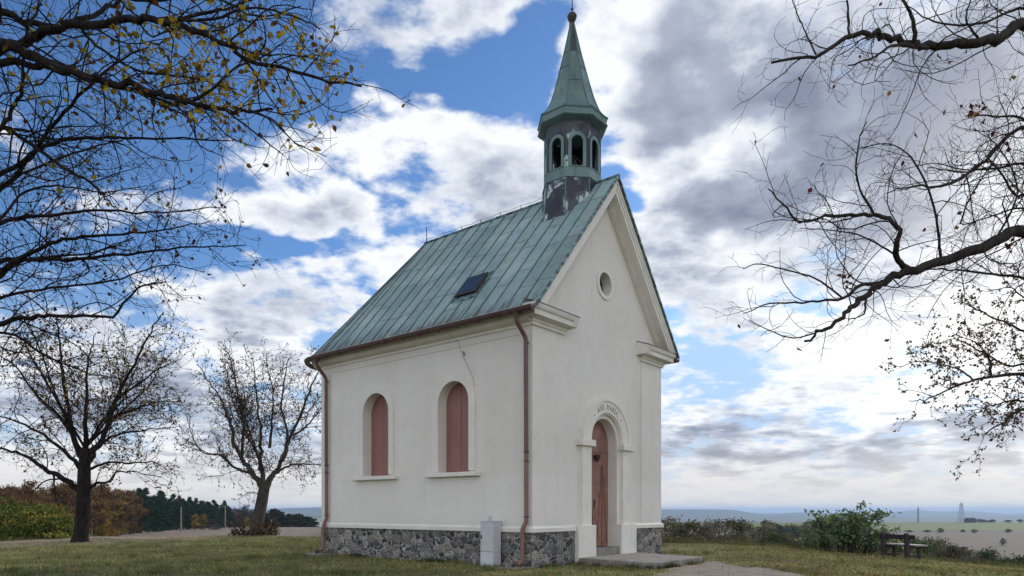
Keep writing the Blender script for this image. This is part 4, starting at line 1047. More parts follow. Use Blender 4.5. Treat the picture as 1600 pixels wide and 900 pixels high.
# -- farther right tree with small leaves, trunk right of the view
T = Tree(np.random.RandomState(41), leafp=1.0, dens=(4.6, 4.8, 4.0, 0), l1=1.3, l2=.75, l3=.4, up=.22, wig=.17, maxl=3, rmin=.004)
r_ = empty('small_leaved_tree', (15.3, 15.5, hz(15.3, 15.5))); tag(r_, 'small-leaved tree behind, its brown leafy branches at right edge below the grey limbs', 'tree')
base = np.array(r_.location)
T.big.add(catmull([base + (0, 0, -.3), base + (0, 0, .3), base + (-.1, 0, 1.6), base + (-.1, .1, 3.0), base + (-.2, 0, 4.6), base + (-.3, .1, 6.8)], 5), np.interp(np.linspace(0, 1, 26), [0, .12, .5, 1], [.34, .24, .16, .04]), 12)
rt = lambda z: np.array([15.2, 15.5, max(1.5, z - 1.0)])
limbs_from(T, 15, [
    ([(1610, 586), (1548, 590), (1505, 599), (1452, 622), (1420, 626)], 15.3, 14.8, .05, .006, .8),
    ([(1610, 571), (1573, 571), (1534, 549), (1490, 530), (1440, 545)], 15.5, 15.2, .035, .006, 1.3),
    ([(1610, 640), (1570, 660), (1545, 672), (1534, 690)], 15.3, 14.8, .04, .006, 1.4),
    ([(1610, 520), (1560, 500), (1520, 480), (1490, 465)], 15.6, 15.6, .035, .006, 1.2),
    ([(1610, 470), (1580, 450), (1545, 455)], 15.8, 15.8, .03, .006, 1.3),
    ([(1610, 630), (1570, 628), (1530, 640), (1500, 643)], 15.6, 15.6, .03, .006, 1.2),
], root=rt)
limbs_from(T, 15, [
    ([(1548, 590), (1545, 560), (1523, 535), (1488, 521)], 15.1, 15.0, .03, .006, 1.3),
    ([(1520, 594), (1491, 574), (1434, 565), (1402, 576)], 15.0, 14.8, .022, .005, 1.2),
])
T.finish(r_, 'bark', 'small_leaves', .052, [(.15, .085, .05), (.10, .06, .042), (.20, .12, .055), (.12, .09, .045)])
# -- lawn tree left of the chapel (two)
def crownfill(T, cx, cy, d, n, h0, rr):
    """limbs that lean towards and away from the viewer, so the crown is round"""
    for k in range(n):
        a = T.rng.uniform(0, 6.28); rad_ = rr * T.rng.uniform(.6, 1.0)
        p0 = W3(cx, cy, d); p1 = p0 + np.array([math.cos(a) * rad_ * .35, math.sin(a) * rad_ * .5, h0 * .35]); p2 = p0 + np.array([math.cos(a) * rad_ * .75, math.sin(a) * rad_ * .9, h0 * T.rng.uniform(.6, .85)]); p3 = p0 + np.array([math.cos(a) * rad_ * .9, math.sin(a) * rad_ * 1.1, h0 * T.rng.uniform(.9, 1.15)])
        T.limb([p0, p1, p2, p3], .055, .010, 0, 1.1, first=.25)
D5 = 26.2
T = Tree(np.random.RandomState(51), leafp=.30, dens=(4.0, 3.6, 3.0, 0), l1=2.3, l2=1.1, l3=.55, up=.35, wig=.15, rmin=.0058)
b5 = W3(125, 850, D5); r_ = empty('lawn_tree', (b5[0], b5[1], hz(b5[0], b5[1]))); tag(r_, 'bare spreading tree on the lawn with dark trunk before the autumn wood', 'tree')
T.big.add(catmull([W3(125, 858, D5), W3(125, 846, D5), W3(127, 830, D5), W3(130, 790, D5), W3(131, 760, D5), W3(132, 725, D5), W3(134, 700, D5)], 5), np.interp(np.linspace(0, 1, 31), [0, .13, .3, .75, 1], [.78, .34, .25, .225, .16]), 16)
limbs_from(T, D5, [
    ([(125, 768), (104, 750), (77, 737), (55, 722), (41, 712), (0, 699), (-40, 690)], D5, D5 - .8, .13, .02, 1.0),
    ([(133, 730), (150, 700), (163, 681), (179, 630), (204, 579), (230, 528), (256, 487)], D5, D5 + .7, .15, .015, 1.2),
    ([(130, 725), (115, 686), (107, 640), (97, 579), (92, 528), (87, 492)], D5, D5 - .3, .13, .015, 1.1),
    ([(133, 712), (134, 660), (136, 610), (138, 560), (150, 520)], D5, D5 + .2, .11, .012, 1.1),
    ([(137, 765), (150, 756), (172, 752), (182, 738), (204, 737), (250, 745)], D5, D5 - .9, .07, .012, 1.0),
    ([(137, 735), (170, 722), (204, 724), (240, 722), (262, 735)], D5, D5 + 1.1, .06, .01, 1.1),
    ([(128, 735), (95, 700), (50, 670), (0, 650), (-40, 645)], D5, D5 + 1.0, .09, .012, 1.1),
    ([(130, 715), (100, 660), (60, 620), (20, 570), (-20, 540)], D5, D5 + .8, .09, .012, 1.1),
    ([(112, 670), (75, 600), (45, 550), (30, 500)], D5, D5 - 1.0, .06, .01, 1.2),
    ([(170, 655), (210, 640), (250, 628), (290, 628)], D5 + .3, D5 + .8, .06, .01, 1.3),
    ([(180, 625), (215, 600), (250, 575), (285, 560)], D5 + .5, D5 + .2, .055, .01, 1.3),
    ([(95, 748), (70, 752), (50, 770), (45, 780)], D5 - .4, D5 - .8, .04, .008, 1.2),
    ([(84, 742), (86, 775), (92, 795)], D5 - .5, D5 - .7, .04, .012, .9),
    ([(150, 700), (180, 680), (225, 672), (275, 668)], D5, D5 - 1.0, .07, .01, 1.2),
])
crownfill(T, 133, 700, D5, 4, 4.0, 3.6)
T.finish(r_, 'bark_black', 'sparse_leaves', .062, [(.30, .22, .04), (.12, .07, .035), (.09, .05, .03), (.10, .055, .03)])
D6 = 33.0
T = Tree(np.random.RandomState(61), leafp=.22, dens=(6.0, 5.0, 4.0, 0), l1=1.7, l2=.95, l3=.5, up=.45, wig=.15, rmin=.0068)
b6 = W3(398, 838, D6); r_ = empty('lawn_tree', (b6[0], b6[1], hz(b6[0], b6[1]))); tag(r_, 'bare tree with leaning grey trunk just left of the chapel', 'tree')
T.big.add(catmull([W3(396, 846, D6), W3(398, 836, D6), W3(401, 820, D6), W3(408, 790, D6), W3(412, 768, D6), W3(414, 756, D6)], 5), np.interp(np.linspace(0, 1, 26), [0, .15, .3, 1], [.58, .37, .29, .24]), 16)
limbs_from(T, D6, [
    ([(410, 762), (392, 735), (378, 717), (366, 690), (358, 655), (345, 625), (332, 604), (307, 569)], D6, D6 - 1, .15, .015, 1.1),
    ([(413, 762), (407, 725), (407, 700), (405, 655), (399, 604), (394, 558)], D6, D6 + .8, .13, .015, 1.1),
    ([(415, 765), (424, 745), (433, 735), (445, 707), (470, 645), (491, 594), (505, 560)], D6, D6 + .6, .17, .015, 1.1),
    ([(430, 740), (450, 728), (475, 725), (500, 727), (525, 735)], D6, D6 - 1, .07, .012, 1.0),
    ([(396, 740), (368, 732), (345, 712), (317, 707), (300, 680), (292, 645)], D6, D6 + 1.0, .08, .012, 1.2),
    ([(440, 718), (450, 680), (440, 640), (445, 590), (455, 550)], D6, D6 - 1.3, .09, .012, 1.2),
    ([(378, 715), (380, 660), (370, 610), (360, 560), (350, 545)], D6, D6 + 1.3, .08, .012, 1.2),
    ([(408, 772), (398, 770), (385, 772), (370, 782)], D6 - .3, D6 - 1, .035, .01, 1.4),
    ([(458, 680), (480, 665), (500, 640), (530, 610)], D6, D6 - .6, .06, .01, 1.2),
    ([(421, 700), (425, 660), (425, 610), (415, 555)], D6, D6 - .2, .08, .01, 1.2),
])
crownfill(T, 412, 735, D6, 4, 4.2, 3.3)
T.finish(r_, 'bark_mid', 'sparse_leaves', .06, [(.13, .07, .035), (.09, .05, .03), (.07, .04, .03)])
# suckers and dead leaves round the foot of that tree
rng = np.random.RandomState(4); root = empty('basal_shoots', (b6[0], b6[1], hz(b6[0], b6[1]))); tag(root, 'clump of reddish shoots and dead leaves round the leaning trunk', 'undergrowth')
Tb = Tubes(); lp = []
for k in range(90):
    a = rng.uniform(0, 6.28); r0 = rng.uniform(.3, 1.0); p = np.array([math.cos(a) * r0, math.sin(a) * r0, 0]); h_ = rng.uniform(.25, .75) * (1.4 if rng.rand() < .15 else 1)
    q = p + np.array([math.cos(a) * .25 * h_ * 2, math.sin(a) * .2, h_]); Tb.add(np.array([p, (p + q) / 2 + (0, 0, .05), q]), [.012, .009, .005], 3)
    for j in range(9): lp.append(p + (q - p) * rng.rand() + rng.normal(size=3) * .07)
Tb.build('stems', MATS['twig'], root); leaves('dead_leaves', lp, .09, [(.10, .045, .03), (.16, .08, .035), (.06, .04, .025), (.11, .12, .03)], MATS['far_leaf'], root, rng)

# ------------------------------------------------------------------ bushes and far trees
def clump_cloud(rng, n, shape, clumps, cr):
    """points of leaves gathered into clumps inside a crown; shape(z01)->radius"""
    c = []
    while len(c) < clumps:
        z = rng.uniform(0, 1); r = shape(z) * math.sqrt(rng.uniform(.15, 1)); a = rng.uniform(0, 6.28)
        c.append((math.cos(a) * r, math.sin(a) * r, z))
    c = np.array(c); idx = rng.randint(0, clumps, n)
    return c, idx
def far_crown(rng, h, w_, n, clumps, shape, lsz, cols, hfrac=.15, cr=.13):
    c, idx = clump_cloud(rng, n, shape, clumps, cr)
    off = rng.normal(size=(n, 3)) * cr; off[:, 2] *= .75
    P = c[idx] * np.array([w_, w_, h * (1 - hfrac)]) + np.array([0, 0, h * hfrac]) + off * np.array([w_, w_, h * .55])
    P[:, 2] = np.maximum(P[:, 2], .05)
    tone = rng.uniform(.55, 1.35, clumps)[idx]; hue = rng.randint(0, len(cols), clumps)[idx]
    swap = rng.rand(n) < .25; hue = np.where(swap, rng.randint(0, len(cols), n), hue)
    col = np.array(cols)[hue] * tone[:, None]
    a = rng.normal(size=(n, 3)); a /= np.linalg.norm(a, axis=1)[:, None]; b = np.cross(a, rng.normal(size=(n, 3))); b /= np.linalg.norm(b, axis=1)[:, None]
    s = lsz * rng.uniform(.5, 1.4, (n, 1))
    V = np.stack([P - a * s, P + b * s * .7, P + a * s, P - b * s * .7], 1).reshape(-1, 3)
    return V, np.arange(n * 4).reshape(-1, 4), col
def dupe(root, loc, rz, sc_):
    c = root.copy(); COL.objects.link(c); c.location = loc; c.rotation_euler = (0, 0, rz); c.scale = sc_
    for k_ in root.children:
        d = k_.copy(); COL.objects.link(d); d.parent = c
    return c
SH_ROUND = lambda z: math.sqrt(max(.02, 1 - (2 * z - .95) ** 2)) * .5
SH_BUSH = lambda z: .5 * (1 - z ** 2.5) ** .5 + .02
SH_PINE = lambda z: .5 * (max(.03, 1 - z ** 2.2) ** .7) * (.65 + .35 * math.sin(z * 17 + 1))
kinds = {
    'autumn_oak': dict(shape=SH_ROUND, cols=[(.17, .088, .050), (.22, .125, .055), (.12, .066, .052), (.25, .17, .065), (.10, .058, .050), (.14, .12, .05)], h=10.5, w=8, n=6500, cl=70, l=.17, hf=.05, cr=.075, bark='bark', lab='russet brown broadleaf tree in the autumn wood', cat='tree', grp='brown trees of the autumn wood'),
    'golden_tree': dict(shape=SH_ROUND, cols=[(.34, .22, .05), (.40, .28, .06), (.25, .15, .045), (.2, .16, .05)], h=8, w=5.5, n=4200, cl=46, l=.15, hf=.05, cr=.08, bark='bark', lab='golden yellow tree at the edge of the wood', cat='tree', grp='golden trees at the edge of the wood'),
    'pine_tree': dict(shape=SH_PINE, cols=[(.032, .066, .048), (.045, .085, .056), (.024, .050, .040), (.055, .088, .052)], h=10.5, w=5.4, n=7000, cl=85, l=.15, hf=.03, cr=.05, bark='bark', lab='dark green pine in the wood beyond the stubble field', cat='pine tree', grp='dark pines of the wood'),
    'grey_thicket_tree': dict(shape=SH_ROUND, cols=[(.075, .055, .045), (.095, .065, .05), (.06, .06, .04), (.05, .055, .045)], h=9, w=7, n=2600, cl=44, l=.13, hf=.08, cr=.09, bark='bark', lab='nearly bare greyish tree at the far end of the wood', cat='tree', grp='greyish trees at the end of the wood'),
}
protos = {}
def make_kind(name, seed):
    k = kinds[name]; rng = np.random.RandomState(seed)
    root = empty(name); tag(root, k['lab'], k['cat'], k['grp'])
    Tt = Tubes(); h, w_ = k['h'], k['w']
    Tt.add(np.array([[0, 0, -.6], [0, 0, h * .25], [.1, 0, h * .5], [0, .1, h * .85]]), [.24, .2, .14, .05], 6)
    for j in range(9):
        a = rng.uniform(0, 6.28); z = h * rng.uniform(.22, .7); r = w_ * rng.uniform(.2, .4)
        Tt.add(np.array([[0, 0, z], [math.cos(a) * r * .5, math.sin(a) * r * .5, z + h * .08], [math.cos(a) * r, math.sin(a) * r, z + h * .16]]), [.08, .05, .02], 4)
    Tt.build('trunk', MATS[k['bark']], root)
    V, Q, c = far_crown(rng, h, w_, k['n'], k['cl'], k['shape'], k['l'], k['cols'], k['hf'], k['cr'])
    quadmesh('crown', V, Q, MATS['far_leaf'], root, tint=c)
    return root
rnd = random.Random(77)
def wood_line(px): # distance of the wood's edge at a given photo column
    return float(np.interp(px, [-60, 0, 60, 160, 280, 340, 395], [62, 78, 105, 150, 225, 270, 330]))
first = {}
def plant(name, x, y, s, sx=1.0):
    v = rnd.randint(0, 2); key = (name, v)
    z = hz(x, y); rz = rnd.uniform(0, 6.28)
    if key not in first:
        first[key] = make_kind(name, 100 + v * 7 + len(name)); o = first[key]; o.location = (x, y, z); o.rotation_euler = (0, 0, rz); o.scale = (s * sx, s * sx, s); return o
    return dupe(first[key], (x, y, z), rz, (s * sx, s * sx, s))
for row in range(4):
    px = -70.0
    while px < 400:
        d = wood_line(px) * (1 + .10 * row + rnd.uniform(-.02, .04)) + row * 4
        # how high the wood stands in each direction
        top = float(np.interp(px, [-60, 0, 170, 215, 250, 320, 395], [36, 41, 39, 33, 25, 14, 7]))
        hgt = EYE + top * d / F - hz((px - 800) / F * d, d)
        if px < 205: nm = 'autumn_oak' if rnd.random() < .86 else 'golden_tree'
        elif px < 362: nm = 'pine_tree'
        else: nm = 'grey_thicket_tree'
        if row >= 2 and px < 205 and rnd.random() < .3: nm = 'pine_tree'
        k = kinds[nm]; s = max(.35, hgt / k['h'] * rnd.uniform(.66, 1.08)); 
        if nm == 'golden_tree': s *= .8
        x = (px - 800) / F * d
        plant(nm, x, d, s, rnd.uniform(.9, 1.15))
        px += k['w'] * s * F / d * (.42 if nm != 'pine_tree' else .40) * rnd.uniform(.8, 1.25)
for (px, f_) in ((172, .96), (183, .97), (305, .96), (318, .95), (386, .95), (160, .94)):
    d = wood_line(px) * f_; plant('golden_tree', (px - 800) / F * d, d, .85 if px < 200 else .62, .8)
# grey bush at the wood's edge
def bush(name, lab, cat, x, y, h, w_, cols, n, cl, l, seed, grp=None, stems=14, sm='twig', shape=SH_BUSH, hf=.02, cr=.09, sr=.012):
    rng = np.random.RandomState(seed); root = empty(name, (x, y, hz(x, y))); tag(root, lab, cat, grp)
    Tt = Tubes()
    for j in range(stems):
        a = rng.uniform(0, 6.28); r = w_ * .42 * rng.uniform(.3, 1); zt = h * rng.uniform(.6, .98)
        Tt.add(np.array([[math.cos(a) * r * .25, math.sin(a) * r * .25, -.2], [math.cos(a) * r * .55, math.sin(a) * r * .55, zt * .4], [math.cos(a) * r, math.sin(a) * r, zt]]), [sr * 2, sr * 1.4, sr * .6], 4)
    Tt.build('stems', MATS[sm], root)
    V, Q, c = far_crown(rng, h, w_, n, cl, shape, l, cols, hf, cr)
    quadmesh('foliage', V, Q, MATS['far_leaf'], root, tint=c); return root
bush('grey_bush', 'low rounded grey bush at the foot of the pines', 'bush', *(W3(330, 0, 228)[:2]), 3.4, 6.4, [(.075, .065, .06), (.09, .075, .065)], 2400, 40, .12, 3)
# green shrubs at the left edge
GY = [(.15, .19, .05), (.10, .145, .04), (.22, .22, .055), (.06, .09, .03), (.32, .27, .07)]
for (px, d, h, w_, lab, sd_) in ((22, 33, 1.55, 4.2, 'yellow green shrub at the left edge, tallest of the row', 71), (74, 31, 1.25, 2.9, 'yellow green shrub nearest the dark trunk', 72), (-25, 29, 1.8, 3.5, 'yellow green shrub cut by the left picture edge', 73), (48, 36, 1.6, 3.4, 'darker green shrub behind the yellow green ones', 74)):
    x, y = (px - 800) / F * d, d
    bush('green_shrub', lab, 'shrub', x, y, h, w_, GY if 'darker' not in lab else GY[:2] + GY[3:4], 4200, 44, .055, sd_, 'green shrubs at the left edge of the lawn', 30, cr=.10)
# bushes beyond the crest on the right
SC = [(.13, .125, .085), (.15, .13, .09), (.12, .14, .065), (.16, .125, .085), (.10, .10, .075)]
SG = [(.08, .11, .05), (.10, .13, .05), (.06, .085, .045)]
rnd = random.Random(9)
sp = []
px = 1030.0
while px < 1640:
    d = rnd.uniform(38, 62); sp.append((px, d)); px += rnd.uniform(15, 32)
labs = 'scrubby half bare bush on the slope beyond the crest'
for q, (px, d) in enumerate(sp):
    top = float(np.interp(px, [1030, 1100, 1180, 1240, 1300, 1380, 1440, 1500, 1560, 1640], [815, 815, 821, 834, 840, 846, 842, 850, 866, 870])) + rnd.uniform(-3, 9)
    x = (px - 800) / F * d; zg = hz(x, d); ztop = EYE + (HOR - top) / F * d; h = max(1.2, ztop - zg)
    gr = (px > 1500 and rnd.random() < .6) or rnd.random() < .25
    bush('green_scrub' if gr else 'brown_scrub', ('leafy dull green bush' if gr else 'half bare brownish bush') + ' on the slope beyond the grass crest', 'bush', x, d, h, rnd.uniform(3.0, 4.6), SG if gr else SC, 7500, 70, .060, 300 + q, 'green bushes beyond the crest' if gr else 'brown bushes beyond the crest', 34, 'twig', SH_ROUND if h > 3 else SH_BUSH, .04, .07, .018)
# row of woodland down in the valley, right and left
def valley_trees(lst, name, lab, grp, cols, seed):
    pro = None
    for (px, d, h, w_) in lst:
        x = (px - 800) / F * d
        if pro is None:
            pro = bush(name, lab, 'tree', x, d, 1.0, 1.0, cols, 1400, 34, .045, seed, grp, 6, 'bark', SH_ROUND, .1, .08, .012); pro.scale = (w_, w_, h)
        else: dupe(pro, (x, d, hz(x, d)), rnd.uniform(0, 6.28), (w_, w_, h))
valley_trees([(rnd.uniform(1185, 1285), rnd.uniform(370, 520), rnd.uniform(12, 18), rnd.uniform(11, 18)) for _ in range(34)], 'valley_tree', 'dark bluish green tree in the hollow beyond the brown bushes', 'trees in the hollow', [(.05, .075, .055), (.08, .09, .055), (.15, .13, .05)], 61)
valley_trees([(rnd.uniform(1275, 1420), rnd.uniform(250, 380), rnd.uniform(6, 11), rnd.uniform(8, 13)) for _ in range(24)], 'hollow_tree', 'dull green tree in the hollow behind the tall shrub and bench', 'trees behind the tall shrub', [(.07, .085, .05), (.10, .10, .06)], 67)
valley_trees([(415 + k * 2.6 + rnd.uniform(-2, 2), rnd.uniform(330, 372), (12.5 - k * .16) * rnd.uniform(.8, 1.05), rnd.uniform(7, 10)) for k in range(30)], 'distant_tree', 'dark distant tree behind the field beside the chapel', 'distant trees behind the field', [(.03, .045, .04), (.045, .05, .04)], 62)
valley_trees([(p, d, h, w_) for p, d, h, w_ in ((1535, 1245, 5, 14), (1550, 1250, 5, 10), (1575, 1250, 4, 14), (1594, 1250, 5, 12), (1545, 1245, 3.5, 20), (1530, 1250, 6, 9), (1512, 1248, 4, 10))], 'ridge_tree', 'tiny dark tree on the far ridge near the lattice tower', 'trees on the far ridge', [(.03, .04, .035)], 63)
valley_trees([(p, d, h, w_) for p, d, h, w_ in ((1469, 790, 5, 8), (1505, 800, 3, 6), (1523, 780, 4, 7), (1575, 790, 4, 8), (1420, 800, 2.5, 8), (1567, 520, 5, 4), (1448, 800, 2.5, 9))], 'field_bush', 'small dark bush standing in the ploughed field', 'bushes in the ploughed field', [(.08, .085, .055), (.11, .095, .07)], 64)

# tall sumac-like shrub
d = 25.6; x = (1322 - 800) / F * d; zg = hz(x, d)
root = empty('tall_shrub', (x, d, zg)); tag(root, 'tall leafy green shrub on the crest beside the bench', 'shrub')
rng = np.random.RandomState(88); Tt = Tubes(); pos = []
tops = [(-62, 812), (-50, 795), (-40, 803), (-28, 800), (-15, 797), (-4, 792), (10, 783), (20, 796), (30, 800), (40, 788), (48, 796), (60, 806), (-68, 828), (68, 825), (76, 835), (-75, 838), (5, 800), (-20, 812), (34, 812), (-45, 822), (52, 824), (15, 815)]
LP = []
for (dx, ty) in tops * 2:
    dx = dx + rng.normal() * 6; ty = ty + abs(rng.normal()) * 13
    zt = EYE + (HOR - ty) / F * d - zg; xt = dx * .92 / F * d; yt = rng.uniform(-1.0, 1.0)
    b0 = np.array([xt * .45 + rng.normal() * .08, yt * .4, -.1]); p1 = np.array([xt * .6, yt * .6, zt * .45]); p2 = np.array([xt, yt, zt])
    C = catmull([b0, p1, p2], 6); Tt.add(C, np.linspace(.022, .006, len(C)), 4)
    for j in range(16):
        f_ = rng.uniform(.42, 1.0) ** .8; i0 = int(f_ * (len(C) - 1)); p = C[i0]
        a = rng.uniform(0, 6.28); dr = np.array([math.cos(a), math.sin(a), rng.uniform(-.1, .6)]); dr /= np.linalg.norm(dr); ln = rng.uniform(.14, .34)
        Tt.add(np.array([p, p + dr * ln]), [.005, .003], 3)
        for m_ in range(7): LP.append(p + dr * ln * 1.5 * (m_ + 1) / 7 + rng.normal(size=3) * .03)
Tt.build('stems', MATS['twig'], root)
leaves('foliage', LP, .078, [(.14, .21, .12), (.17, .24, .12), (.11, .165, .10), (.27, .31, .10), (.16, .22, .16)], MATS['leaf'], root, rng, 1.9, .15)

# ------------------------------------------------------------------ bench
db = 24.0; bx_, by_ = (1400 - 800) / F * db, db; zb = hz(bx_, by_)
ben = empty('park_bench', (bx_, by_, zb), math.atan2(-.975, .22)); tag(ben, 'dark weathered log bench with pale seat beside the tall shrub', 'bench')
for s in (-1, 1):
    m = MB(); m.tube([(s * .53, -.02, -.15), (s * .53, -.03, .42), (s * .53, -.07, .88)], [.085, .082, .075], 12); m.build('post', MATS['old_wood'], ben, smooth=True)
    m = MB(); m.box(s * .55 - .05, s * .55 + .05, -.05, .50, .36, .43, .01); m.build('seat_bearer', MATS['old_wood'], ben)
    m = MB(); m.tube([(s * .56, .44, -.12), (s * .55, .40, .37)], [.055, .06], 9); m.build('leg', MATS['old_wood'], ben, smooth=True)
    m = MB(); m.box(s * .55 - .04, s * .55 + .04, .02, .60, .07, .14, .01); m.build('foot_rail', MATS['old_wood'], ben)
m = MB(); m.box(-.78, .78, .01, .07, .66, .82, .012); m.build('backrest', MATS['old_wood'], ben)
m = MB(); m.box(-.80, .80, .06, .30, .435, .49, .01); m.box(-.80, .80, .315, .56, .435, .488, .01); m.build('seat', MATS['seat_wood'], ben)

# ------------------------------------------------------------------ poles, tower, mast, barn
def pole(px, top, basepy, d, arm, lab):
    x = (px - 800) / F * d; zg = hz(x, d); zt = EYE + (HOR - top) / F * d
    root = empty('utility_pole', (x, d, zg)); tag(root, lab, 'utility pole', None)
    m = MB(); m.tube([(0, 0, -1), (0, 0, zt - zg)], [.26, .18] if d > 180 else [.20, .14], 8); m.build('shaft', MATS['pole_wood'], root)
    if arm:
        m = MB(); m.box(-1.5, 1.5, -.07, .07, zt - zg - .45, zt - zg - .28); m.build('crossarm', MATS['steel_far'], root)
        m = MB()
        for q in (-1.4, -.7, .7, 1.4): m.tube([(q, 0, zt - zg - .28), (q, 0, zt - zg)], .06, 5)
        m.build('insulators', MATS['steel_far'], root)
pole(143, 784, 838, 138, False, 'pale utility pole right behind the dark lawn tree trunk')
pole(283, 792, 830, 200, False, 'pale utility pole without crossarm in front of the pines')
pole(352, 790, 825, 248, True, 'utility pole with crossarm near the far end of the pines')
pole(396, 798, 815, 320, True, 'distant utility pole partly behind the leaning trunk')
pole(424, 810, 822, 315, True, 'farthest short utility pole right of the leaning trunk')
def lattice(px, top, d, bw, name, lab, cat):
    x = (px - 800) / F * d; zg = hz(x, d); H_ = EYE + (HOR - top) / F * d - zg
    root = empty(name, (x, d, zg)); tag(root, lab, cat)
    m = MB(); q = lambda sx_, sy_, z: (sx_ * bw * (1 - .82 * z / H_), sy_ * bw * (1 - .82 * z / H_), z)
    n = 9; r_ = .14
    for sx_ in (-1, 1):
        for sy_ in (-1, 1): m.tube([q(sx_, sy_, 0), q(sx_, sy_, H_)], r_, 4)
    for k in range(n):
        z0, z1 = H_ * k / n, H_ * (k + 1) / n
        for (a, b) in (((-1, -1), (1, -1)), ((1, -1), (1, 1)), ((1, 1), (-1, 1)), ((-1, 1), (-1, -1))):
            m.tube([q(*a, z0), q(*b, z1)], r_ * .7, 3); m.tube([q(*b, z0), q(*a, z1)], r_ * .7, 3); m.tube([q(*a, z1), q(*b, z1)], r_ * .7, 3)
    m.build('lattice', MATS['steel_far'], root)
    m = MB()
    for zf in (.62, .78, .9):
        for s in (-1, 1): m.box(s * (bw * .5) - .5, s * (bw * .5) + .5, -.4, .4, H_ * zf, H_ * zf + 2.2)
    m.tube([(0, 0, H_), (0, 0, H_ + 4)], .2, 4); m.build('antennas', MATS['steel_far'], root)
lattice(1502, 786, 1235, 5.0, 'lattice_tower', 'tall lattice tower on the far ridge beside the barn', 'tower')
lattice(1434.5, 793, 1235, 1.3, 'radio_mast', 'slim radio mast on the far ridge left of the lattice tower', 'mast')
d = 1238; x = (1516 - 800) / F * d; root = empty('barn', (x, d, hz(x, d))); tag(root, 'small dark barn on the far ridge right of the lattice tower', 'barn')
m = MB(); m.box(-8, 8, -5, 5, -1, 5.5); m.build('walls', MATS['barn_dark'], root)
m = MB(); m.add([(-8.5, -5.5, 5.4), (8.5, -5.5, 5.4), (8.5, 5.5, 5.4), (-8.5, 5.5, 5.4), (-7, 0, 8.6), (7, 0, 8.6)], [(0, 1, 5, 4), (2, 3, 4, 5), (1, 2, 5), (3, 0, 4), (0, 3, 2, 1)]); m.build('roof', MATS['barn_dark'], root)

# ------------------------------------------------------------------ grass and fallen leaves
rng = np.random.RandomState(1)
def in_chapel(x, y):
    dx, dy = x - A0.x, y - A0.y; X_ = dx * math.cos(TH) + dy * math.sin(TH); Y_ = -dx * math.sin(TH) + dy * math.cos(TH)
    return ((X_ > -.02) & (X_ < W + .02) & (Y_ > -.02) & (Y_ < L + CRN)) | ((X_ > 1.5) & (X_ < 4.2) & (Y_ > -2.12) & (Y_ < 0))
def path_mask(x, y):
    xs = np.interp(y, [9.5, 13.2, 14.3, 15.8, 17], [2.3, 2.7, 3.3, 4.0, 4.6]); xe = np.interp(y, [9.5, 13.2, 14.3, 15.6, 17.1], [5.9, 5.6, 5.25, 5.2, 4.9])
    j_ = (vnoise(x * 2.2, y * 2.2) - .5) * .9; xs = xs + j_; xe = xe + j_ * .8
    return (x > xs) & (x < xe) & (y < 17.2)
def scatter(n, rmin, rmax, amin=-41, amax=41, powr=1.0):
    a = np.radians(rng.uniform(amin, amax, n)); r = rmin + (rmax - rmin) * rng.rand(n) ** powr
    x, y = r * np.sin(a), r * np.cos(a); ok = ~in_chapel(x, y); return x[ok], y[ok]
def blades(name, x, y, h, wd, cols, lab=None):
    n = len(x); z = height(x, y); P0 = np.stack([x, y, z - .01], 1)
    a = rng.uniform(0, 6.28, n); s = np.stack([np.cos(a), np.sin(a), np.zeros(n)], 1) * wd[:, None]; lean = rng.normal(size=(n, 3)) * .45; lean[:, 2] = 1; lean /= np.linalg.norm(lean, axis=1)[:, None]
    V = np.stack([P0 - s, P0 + s, P0 + lean * h[:, None]], 1).reshape(-1, 3); Q = np.arange(n * 3).reshape(-1, 3)
    t_ = np.asarray(cols)[rng.randint(0, len(cols), n)] * rng.uniform(.7, 1.3, (n, 1))
    pat = .45 + .65 * vnoise(x * .35 + 30, y * .8)[:, None] + .5 * vnoise(x * 1.9 + 3, y * 2.6)[:, None]; t_ = t_ * pat
    return tag(quadmesh(name, V, Q, MATS['grass_blade'], None, tint=t_), kind='stuff')
GR = [(.20, .225, .085), (.25, .26, .10), (.15, .18, .065), (.31, .285, .135), (.38, .33, .20)]
x, y = scatter(240000, 11.2, 34, powr=1.1)
keep = np.hypot(x, y) < crest(np.degrees(np.arctan2(x, y))) + .3
pm = path_mask(x, y) & (rng.rand(len(x)) > .03)
bare = (vnoise(x * .35 + 7, y * .6 + 3) > .74) | (vnoise(x * .9 + 17, y * 1.5 + 3) > .80)
keep &= ~pm & ~(bare & (rng.rand(len(x)) < .75))
x, y = x[keep], y[keep]
blades('grass', x, y, rng.uniform(.03, .10, len(x)) * (.5 + vnoise(x * 1.7, y * 1.7)), np.full(len(x), .008), GR)
# scattered taller tufts and weeds in the turf
cxs, cys = scatter(1500, 11.5, 31); k = ~path_mask(cxs, cys) & (np.hypot(cxs, cys) < crest(np.degrees(np.arctan2(cxs, cys))) - .3) & (vnoise(cxs * .6, cys * .6 + 5) > .42); cxs, cys = cxs[k], cys[k]
rr_ = rng.uniform(.04, .16, len(cxs)); x = np.repeat(cxs, 34) + rng.normal(size=len(cxs) * 34) * np.repeat(rr_, 34); y = np.repeat(cys, 34) + rng.normal(size=len(cxs) * 34) * np.repeat(rr_, 34)
ok = ~in_chapel(x, y); x, y = x[ok], y[ok]
blades('weed_tufts', x, y, rng.uniform(.06, .15, len(x)), np.full(len(x), .007), [(.10, .15, .045), (.14, .18, .06), (.08, .11, .04), (.22, .21, .09)])
